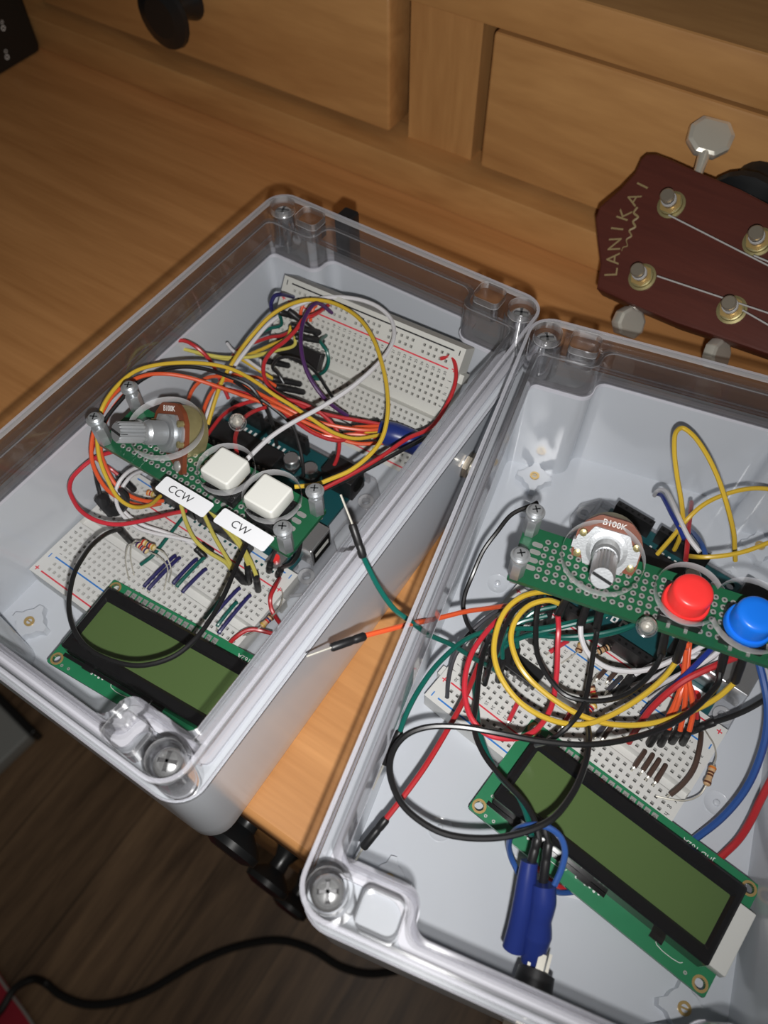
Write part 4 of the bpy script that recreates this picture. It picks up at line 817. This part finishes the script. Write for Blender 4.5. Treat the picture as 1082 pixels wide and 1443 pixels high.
OG = [([(967, 915, 44), (963, 950, 38), (957, 975, 34), (945, 1003, 29), (930, 1027, 24)], ((931, 1025, 24), (914, 1050, 14)), 'first orange wire from the left, with black plug on the breadboard'),
      ([(969, 905, 44), (967, 940, 38), (957, 985, 33), (948, 1010, 28), (942, 1027, 24)], ((943, 1025, 24), (930, 1050, 13.5)), 'second orange wire from the left, with black plug on the breadboard'),
      ([(961, 900, 44), (966, 930, 39), (966, 975, 34), (963, 1005, 28), (958, 1030, 24)], ((959, 1027, 24), (946, 1046, 13.5)), 'third orange wire from the left, with black plug on the breadboard'),
      ([(972, 900, 44), (969, 945, 39), (975, 985, 34), (976, 1008, 28), (971, 1030, 24)], ((972, 1027, 24), (961, 1048, 13.5)), 'fourth orange wire from the left, with black plug on the breadboard')]
for pts, pl, lb in OG: wire(lb, 'orange', pts, .82, plugs=[pl])
wire('dark red wire behind the four orange ones', 'red', [(960, 935, 36), (972, 965, 33), (980, 990, 28), (982, 1012, 22)], .75, plugs=[((981, 1010, 22), (979, 1024, 13))])
wire('upper white wire crossing below the red button', 'white', [(1010, 896, 46), (1001, 903, 45), (984, 914, 43), (964, 926, 40), (940, 944, 34), (915, 958, 26), (890, 966, 18)], .8)
wire('middle white wire crossing below the red button', 'white', [(1020, 906, 46), (1013, 917, 44), (998, 929, 41), (975, 942, 37), (945, 957, 30), (912, 975, 20), (885, 992, 13)], .8)
wire('lowest white wire crossing below the red button', 'white', [(1022, 912, 42), (1012, 928, 40), (996, 940, 37), (972, 952, 33), (945, 966, 26), (915, 985, 16)], .75)
wire('deep blue wire crossing the orange ones', 'blue', [(1018, 895, 46), (1010, 906, 45), (988, 929, 43), (962, 955, 39), (945, 970, 34), (925, 986, 26), (905, 1006, 18)], .85)
wire('thick red wire sweeping under the red button to the breadboard', 'red', [(1075, 918, 44), (1063, 922, 44), (1035, 927, 44), (1003, 940, 43), (967, 957, 40), (941, 976, 36), (917, 999, 30), (899, 1024, 22), (886, 1046, 13)], 1.05)
wire('steel blue cable hanging along the right wall down behind the display', 'steelblue', [(1062, 908, 46), (1066, 923, 45), (1075, 957, 42), (1081, 991, 39), (1079, 1035, 34), (1066, 1080, 28), (1047, 1117, 22), (1016, 1153, 16), (978, 1183, 10)], 1.15)
wire('red cable at the right wall, running behind the display', 'red', [(1115, 1060, 32), (1092, 1090, 28), (1071, 1129, 23), (1058, 1156, 19), (1040, 1184, 14), (1012, 1211, 9)], 1.15)
wire('black wire curving in from the right to a plug on the breadboard end', 'black', [(1130, 950, 30), (1082, 983, 28), (1053, 1000, 26), (1030, 1010, 23), (1006, 1018, 20)], .85, plugs=[((1008, 1017, 20), (972, 1031, 13))])
for (ax_, ay_), (bx_, by_), c, lb in [((908, 1059), (890, 1086), 'brown', 'first of four short brown links in a row'), ((919, 1064), (902, 1091), 'brown', 'second of four short brown links in a row'), ((928, 1071), (910, 1099), 'brown', 'third of four short brown links in a row'), ((937, 1079), (920, 1107), 'brown', 'fourth of four short brown links in a row'),
      ((853, 944), (838, 961), 'brown', 'brown link behind the striped resistor'), ((868, 947), (853, 964), 'brown', 'brown link right of the one behind the striped resistor'), ((875, 955), (852, 978), 'grey', 'grey link beside two brown links'), ((852, 1022), (836, 1043), 'grey', 'grey link near the top edge of the display'), ((861, 1025), (846, 1045), 'brown', 'brown link near the top edge of the display'),
      ((732, 985), (714, 1022), 'brightred', 'short red link under the big red loop'), ((806, 1000), (790, 1028), 'brightred', 'short red link under the yellow loops'), ((799, 905), (770, 923), 'brightred', 'short red link by the blue line')]:
    a = P(ax_, ay_, 12.4); b = P(bx_, by_, 12.4); u = (b - a).normalized(); e = empty('link_wire', Matrix.Translation(a), lb, 'wire')
    q = MB(); q.tube([a + Vector((0, 0, .6)), a + u * 1.2 + Vector((0, 0, 1.1)), b - u * 2.2 + Vector((0, 0, 1.1)), b - u * 1.2 + Vector((0, 0, .9))], .8, 'wire_' + c, 8, 4); q.build('insulation', e)
    q = MB(); q.tube([b - u * 1.4 + Vector((0, 0, .9)), b - u * .3 + Vector((0, 0, .4)), b - Vector((0, 0, 1.5))], .3, 'chrome', 6, 3); q.build('bare_end', e)
wire('long brown link curving past the letters at the breadboard end', 'brown', [(988, 1032, 12.6), (987, 1045, 15), (984, 1062, 16), (978, 1082, 16), (967, 1099, 15.5), (953, 1113, 14.5), (944, 1120, 13.5)], .85, pins=[((945, 1119, 13.6), (939, 1123, 11.5))])
resistor((1005, 1079, 15), (995, 1107, 15), [[(1005, 1079, 15), (1009, 1066, 15), (1006, 1050, 15), (999, 1038, 14), (993, 1028, 12)], [(995, 1107, 15), (986, 1120, 14), (968, 1128, 13.5), (948, 1127, 13), (924, 1122, 12)]], 'resistor_tan', ['orange', 'brown', 'brown', None, 'brown'], 'tan resistor lying beyond the breadboard end')
resistor((838, 985, 18), (833, 967, 18), [[(838, 985, 18), (840, 992, 14), (841, 1000, 12)], [(833, 967, 18), (838, 955, 16), (846, 946, 12)]], 'resistor_tan', ['red', 'gold', 'red', None, 'brown'], 'red-banded resistor under the black bow')
resistor((828, 1003, 18), (838, 993, 18), [[(828, 1003, 18), (824, 1012, 15), (818, 1022, 12)], [(838, 993, 18), (844, 988, 15), (850, 986, 12)]], 'resistor_cream', ['red', 'violet', 'red', None, 'gold'], 'violet-banded resistor under the yellow loops')
resistor((842, 919, 16), (860, 911, 16), [[(842, 919, 16), (836, 923, 14), (828, 932, 12)], [(860, 911, 16), (866, 909, 13)]], 'resistor_tan', ['black', None, 'brown', 'black', 'black'], 'resistor with dark rings below the dial board')
resistor((815, 918, 14), (819, 908, 14), [[(815, 918, 14), (804, 926, 13), (790, 935, 12)], [(819, 908, 14), (823, 903, 12)]], 'resistor_tan', ['brown', None, None, None, 'gold'], 'small tan resistor beside the blue line')
# loose plugs standing on the breadboard under the loops
for k, (x, y, lb) in enumerate(((748, 905, 'farthest'), (766, 895, 'right-hand'), (702, 960, 'nearest'), (722, 945, 'middle'))):
    a = P(x, y, 12.2); b = a + Vector((-1.5, 2.5, 13)); wire(lb + ' of the stubby black plugs standing in the breadboard left of the dial', 'green' if k != 1 else 'black', [b, b + Vector((-2, 3, 5)), b + Vector((-1, 9, 9)), b + Vector((6, 16, 11))], .75, plugs=[(b, a)])
for k, (x, y) in enumerate(((866, 980), (880, 975))):
    a = P(x, y, 12.2); b = a + Vector((2, 5, 11)); wire(('left' if k == 0 else 'right') + ' of two black plugs behind the yellow strands, white lead', 'white', [b, b + Vector((4, 5, 5)), b + Vector((14, 12, 10)), b + Vector((24, 20, 14))], .75, plugs=[(b, a)])
# sleeves and the socket at the near wall
sleeve('left-hand blue sleeve, slim, at the lower edge of the display', [(746, 1214, 43), (742, 1240, 41), (737, 1275, 38), (730, 1310, 34), (724, 1336, 31)], [2.3, 2.6, 2.8, 2.9, 3.1])
sleeve('right-hand blue sleeve, bent and wider, at the lower edge of the display', [(766, 1246, 42), (765, 1270, 40), (760, 1295, 37), (757, 1315, 34), (752, 1338, 31), (748, 1356, 29)], [3.2, 3.5, 3.2, 3.9, 3.4, 2.7])
wire('blue wire looped out of the sleeves over the display edge', 'steelblue', [(738, 1250, 24), (730, 1230, 24), (720, 1208, 26), (717, 1188, 32), (724, 1172, 40), (740, 1164, 46), (760, 1163, 48), (778, 1169, 48), (791, 1182, 47), (796, 1200, 46), (792, 1222, 44), (781, 1248, 42)], .85)
wire('blue wire coming out from under the display beside the sleeves', 'steelblue', [(778, 1255, 12), (790, 1258, 10), (806, 1257, 8), (822, 1252, 6)], .85)
wire('dark red wire under the display edge by the sleeves', 'red', [(752, 1215, 11), (765, 1232, 10), (782, 1246, 9), (800, 1254, 7)], .8)
q = MB(); cs = [P(722, 1205, 3.3), P(742, 1250, 3.3), P(830, 1272, 3.3), P(800, 1215, 3.3)]
q.add([c for c in cs] + [c + Vector((0, 0, .25)) for c in cs], [(3, 2, 1, 0), (4, 5, 6, 7), (0, 1, 5, 4), (1, 2, 6, 5), (2, 3, 7, 6), (3, 0, 4, 7)], 'paper')
tag(q.build('paper_slip', None, Matrix.Translation(cs[0])), 'white slip of paper under the display by the blue sleeves', 'paper')
def socket(Tw, label):
    """Tw: outer face of the wall, z pointing out of the box"""
    e = empty('panel_socket', Tw, label, 'socket', 'metal sockets in the box walls')
    q = MB(); q.lathe([(4.6, .1), (4.9, .4), (4.9, 2.0), (4.5, 2.3)], 'tuner_metal', Tw, 6); q.build('nut', e)
    q = MB(); q.lathe([(5.6, -.05), (5.6, .3), (3.6, .3)], 'steel', Tw, 24, False); q.lathe([(3.4, 0), (3.4, 4.0), (2.9, 4.2), (2.5, 4.2), (2.4, 1.0), (.2, .9)], 'chrome', Tw, 24, False); q.lathe([(2.4, 1.2), (.1, 1.25)], 'black_hole', Tw, 16, False); q.build('barrel', e)
    q = MB(); q.lathe([(4.6, -4.2), (5.2, -4.0), (5.2, -9), (4.8, -13), (3.5, -13.4)][::-1], 'black_plastic', Tw, 20); q.build('body', e)
    q = MB(); q.box((-3.0, -2.2, -18), (-2.2, 2.2, -12), 'chrome', Tw); q.box((1.8, -1.6, -18), (2.6, 1.6, -12), 'chrome', Tw); q.box((-1, 3, -17), (1, 3.8, -12), 'chrome', Tw); q.build('solder_tabs', e)
    return e
socket(Matrix.Translation((61.0, 49.0, 33)) @ Matrix.Rotation(PI / 2, 4, 'Y'), 'metal socket with hexagonal nut in the right wall of the stickered box')
socket(MBX @ Matrix.Translation((0.5, -102.4, 30)) @ Matrix.Rotation(PI / 2, 4, 'X'), 'metal socket in the near wall below the blue sleeves')
# black plug on the back of the stickered box
e = empty('power_plug', TR(-31.5, 103, 50), 'black plug sticking out behind the far rim of the stickered box', 'plug'); q = MB()
q.box((-35, 103.6, 41), (-28, 112, 66), 'black_plastic', None, 1.0); q.box((-34, 102.6, 41), (-29, 104, 48), 'black_plastic'); q.build('body', e); q = MB()
q.cyl((-31.5, 107.8, 36), (-31.5, 107.8, 41), 2.2, 'black_plastic', 3.0); q.build('strain_relief', e)

# ---------------------------------------------------------------- ukulele headstock
HC = CAM + (right * ((950 - 541) / F_PX) + down * ((345 - 721.5) / F_PX) + fwd) * 318
HN = (right * -.50 + down * -.08 - fwd * .86).normalized()
hx = (PP(1040, 381, HC, HN) - HC); hx = (hx - HN * hx.dot(HN)).normalized(); hy = HN.cross(hx)
TH = Matrix.Translation(HC) @ Matrix((hx, hy, HN)).transposed().to_4x4(); THI = TH.inverted()
def H2(px, py): v = THI @ PP(px, py, HC, HN); return (v.x, v.y)
uk = empty('ukulele', TH, 'dark red ukulele headstock with gold tuners in front of the drawers', 'instrument')
hp = [H2(*a) for a in [(911, 216), (925, 216), (946, 224), (983, 241), (1044, 266), (1082, 286), (1140, 313), (1185, 340), (1185, 500), (1140, 520), (1082, 499), (1004, 472), (952, 455), (886, 427), (840, 406), (845, 372), (841, 340), (838, 308), (844, 291), (873, 266), (894, 243), (902, 224)]]
q = MB(); flat_shape([hp], -11, 0, q, 'mahogany', None, TH, 1.0); hs = q.build('headstock', uk)
q = MB()
LT = [(862, 384), (864.5, 365), (867, 344), (870.5, 322.5), (880, 303), (893, 281), (906, 262)]
for i, (a, ch) in enumerate(zip(LT, 'LANIKAI')):
    b0 = Vector(H2(*LT[max(i - 1, 0)])); b1 = Vector(H2(*LT[min(i + 1, 6)])); d = b1 - b0; c = H2(*a)
    text(q, ch, 7.8, TH @ TR(c[0], c[1], .05, math.atan2(d.y, d.x)), 'gold_ink', .03, sx=1.0)
sq = [(898, 292), (893, 300), (899, 306), (892, 312), (895, 320), (887, 325), (890, 333), (883, 338), (884, 347), (878, 349), (876, 354)]
q.tube([TH @ Vector((*H2(*a), .12)) for a in sq], .45, 'gold_ink', 6, 4, .3); q.build('printed_name', hs)
for i, (cx, cy) in enumerate(((946, 289), (905, 391), (1068, 341), (1031, 437))):
    x, y = H2(cx, cy); Tp = TH @ Matrix.Translation((x, y, 0)); q = MB()
    q.lathe([(5.6, 0), (5.6, .5), (4.6, .7), (4.6, 2.4), (4.0, 2.6), (3.0, 2.6)], 'old_gold', Tp, 24); q.lathe([(4.6, .6), (4.5, 2.7), (3.2, 2.8)], 'brass', Tp, 6)
    po = q.build('tuner_bushing', uk); q = MB()
    q.lathe([(2.7, 2.5), (2.7, 5.0), (2.2, 5.6), (2.2, 6.6), (2.6, 7.2), (2.8, 9.6), (2.4, 10)], 'tuner_metal', Tp, 20); q.build('post', po)
    q = MB(); pr = []
    for k in range(26): a = 2 * PI * k / 8; pr.append(Tp @ Vector((2.75 * math.cos(a), 2.75 * math.sin(a), 4.9 + .5 * k / 8)))
    q.tube(pr, .3, 'string', 6, 2); q.build('string_winding', po)
for a, b in (((942, 303), (1082, 374)), ((926, 389), (1082, 441)), ((1062, 360), (1100, 376)), ((1046, 437), (1100, 468))):
    A = PP(*a, HC + HN * 5, HN); B = PP(*b, HC + HN * 4, HN); B = A + (B - A) * 1.6; q = MB(); q.cyl(A, B, .33, 'string', None, 8); q.build('string', uk)
xe = H2(1185, 420); q = MB(); q.loft([(rrect(xe[0] + 70, xe[1] - 4, 75, 19, 3), -13), (rrect(xe[0] + 70, xe[1] - 4, 75, 21, 3), -3), (rrect(xe[0] + 70, xe[1] - 4, 75, 21, 3), 1)], 'mahogany', TH); q.build('neck', uk)
def key(c, base, wdt, hgt, face, label=None):
    """tuner button: octagonal plate with a dished rim on a short shaft"""
    C0 = PP(*c, HC - HN * 7, HN); Bp = PP(*base, HC - HN * 6, HN); d = (Bp - C0).normalized(); n = face.normalized(); n = (n - d * n.dot(d)).normalized(); sdir = d.cross(n)
    TK = Matrix.Translation(C0) @ Matrix((sdir, d, n)).transposed().to_4x4(); q = MB()
    o = fillet([(-wdt * .30, -hgt * .5), (wdt * .30, -hgt * .5), (wdt * .5, -hgt * .18), (wdt * .47, hgt * .22), (wdt * .22, hgt * .5), (-wdt * .22, hgt * .5), (-wdt * .47, hgt * .22), (-wdt * .5, -hgt * .18)], [1.2] * 8, 3)
    sc = lambda f: [(x * f, y * f) for x, y in o]
    q.loft([(sc(.80), -2.6), (sc(.97), -2.0), (o, -.8), (o, .8), (sc(.97), 2.0), (sc(.80), 2.6)], 'chrome', TK); k = q.build('tuner_key', uk)
    q = MB(); q.lathe([(2.6, 0), (2.0, (Bp - C0).length * .5), (2.2, (Bp - C0).length * .85), (3.0, (Bp - C0).length * 1.1)], 'chrome', axis_T(C0 + d * hgt * .40, Bp + d * 2), 16); q.build('key_shaft', k)
key((1000, 195), (983, 245), 18.5, 15, (CAM - HC).normalized() + hx * .12)
key((886, 454), (897, 424), 15, 12, HN * .5 + hx * .9)
key((1010, 500), (1020, 468), 15, 12, HN * .25 + hx * .95)
for cx, cy in ((946, 289), (905, 391), (1068, 341), (1031, 437)):
    x, y = H2(cx, cy); q = MB(); q.box((x - 5, y - 9, -15), (x + 5, y + 9, -11), 'old_gold', TH, .8); q.build('tuner_housing', uk)

# ---------------------------------------------------------------- things round the desk
e = empty('speaker', TR(-420, 150, 0), 'black box-shaped speaker in the far left corner of the desk', 'speaker'); q = MB()
q.box((-500, 60, 0), (-343.5, 209, 190), 'speaker_black', None, 4); q.build('cabinet', e)
q = MB()
for y, z in ((182, 8), (187, 23)):
    TT = Matrix.Translation((-343.4, y, z)) @ Matrix.Rotation(PI / 2, 4, 'Y'); q.lathe([(1.5, 0), (1.5, .12), (1.0, .12), (1.0, 0)], 'ink_white', TT, 14, False); q.lathe([(1.0, .0), (1.1, .12), (.8, .12)], 'ink_white', TT @ Matrix.Translation((-3.2, .6, 0)), 10, False)
q.build('printed_symbols', e)
g1 = P(42, 1036, -676); g0 = P(-8, 985, -676); dd = (g0 - g1); TG = Matrix.Translation((g1.x, g1.y, -700)) @ Matrix.Rotation(math.atan2(dd.y, dd.x), 4, 'Z')
e = empty('grey_case', TG, 'flat grey case with a black strip on the floor at the left', 'case'); q = MB()
q.box((0, 0, .5), (230, 300, 24), 'grey_case', TG, 4); q.build('case_body', e)
q = MB(); q.box((-2, -9, .5), (232, -.2, 27), 'black_plastic', TG, 2); q.build('strip', e)
q = MB(); q.box((40, -50, .5), (200, -28, 20), 'black_plastic', TG, 3); q.build('power_brick', e)
q = MB(); fz = -694.4
CP = [(-30, 1450), (0, 1425), (20, 1394), (45, 1380), (62, 1384), (85, 1402), (120, 1415), (160, 1413), (205, 1398), (250, 1372), (290, 1350), (340, 1332), (395, 1325), (440, 1338), (480, 1362), (520, 1372), (560, 1368)]
q.tube([P(x, y, fz + (14 if x < 50 else 0)) for x, y in CP], 4.2, 'black_plastic', 8, 5); tag(q.build('floor_cable', None, Matrix.Translation(P(*CP[0], fz))), 'black cord winding across the dark wooden floor', 'cord')
q = MB(); pts = []
for i in range(9):
    for j in range(9): pts.append((-45 * i + 6 * math.sin(j * 1.3), -40 * j, 5 + 6 * math.sin(i * .9 + j * .7) + 3 * math.cos(j * 1.7 - i)))
a0 = P(0, 1366, -699); a1 = P(50, 1447, -699); dv = (a1 - a0).normalized(); TC = Matrix.Translation(a0 - dv * 30) @ Matrix.Rotation(math.atan2(dv.y, dv.x), 4, 'Z')
nx, ny = 16, 12; vs = []
for i in range(nx + 1):
    for j in range(ny + 1): vs.append((22 * i, -22 * j - 1.5 * math.sin(i * 1.1), 6 + 2.5 * math.sin(i * .8 + j * .5) * math.sin(j * .9) + (0 if j else -3)))
fs = [(i * (ny + 1) + j, (i + 1) * (ny + 1) + j, (i + 1) * (ny + 1) + j + 1, i * (ny + 1) + j + 1) for i in range(nx) for j in range(ny)]
q.add(vs, [f[::-1] for f in fs], 'red_cloth', TC, True); q.add([(x, y, z - 5) for x, y, z in vs], fs, 'red_cloth', TC, True)
e = q.build('red_cloth', None, TC); tag(e, 'red cloth with pale edge stitching on the floor at the lower left', 'cloth')
q = MB(); q.tube([TC @ Vector((22 * i, -1.5 * math.sin(i * 1.1) - 1, 6 + 2 * math.sin(i * .8))) for i in range(17)], 1.6, 'white_cloth', 6, 3); q.build('hem', e)
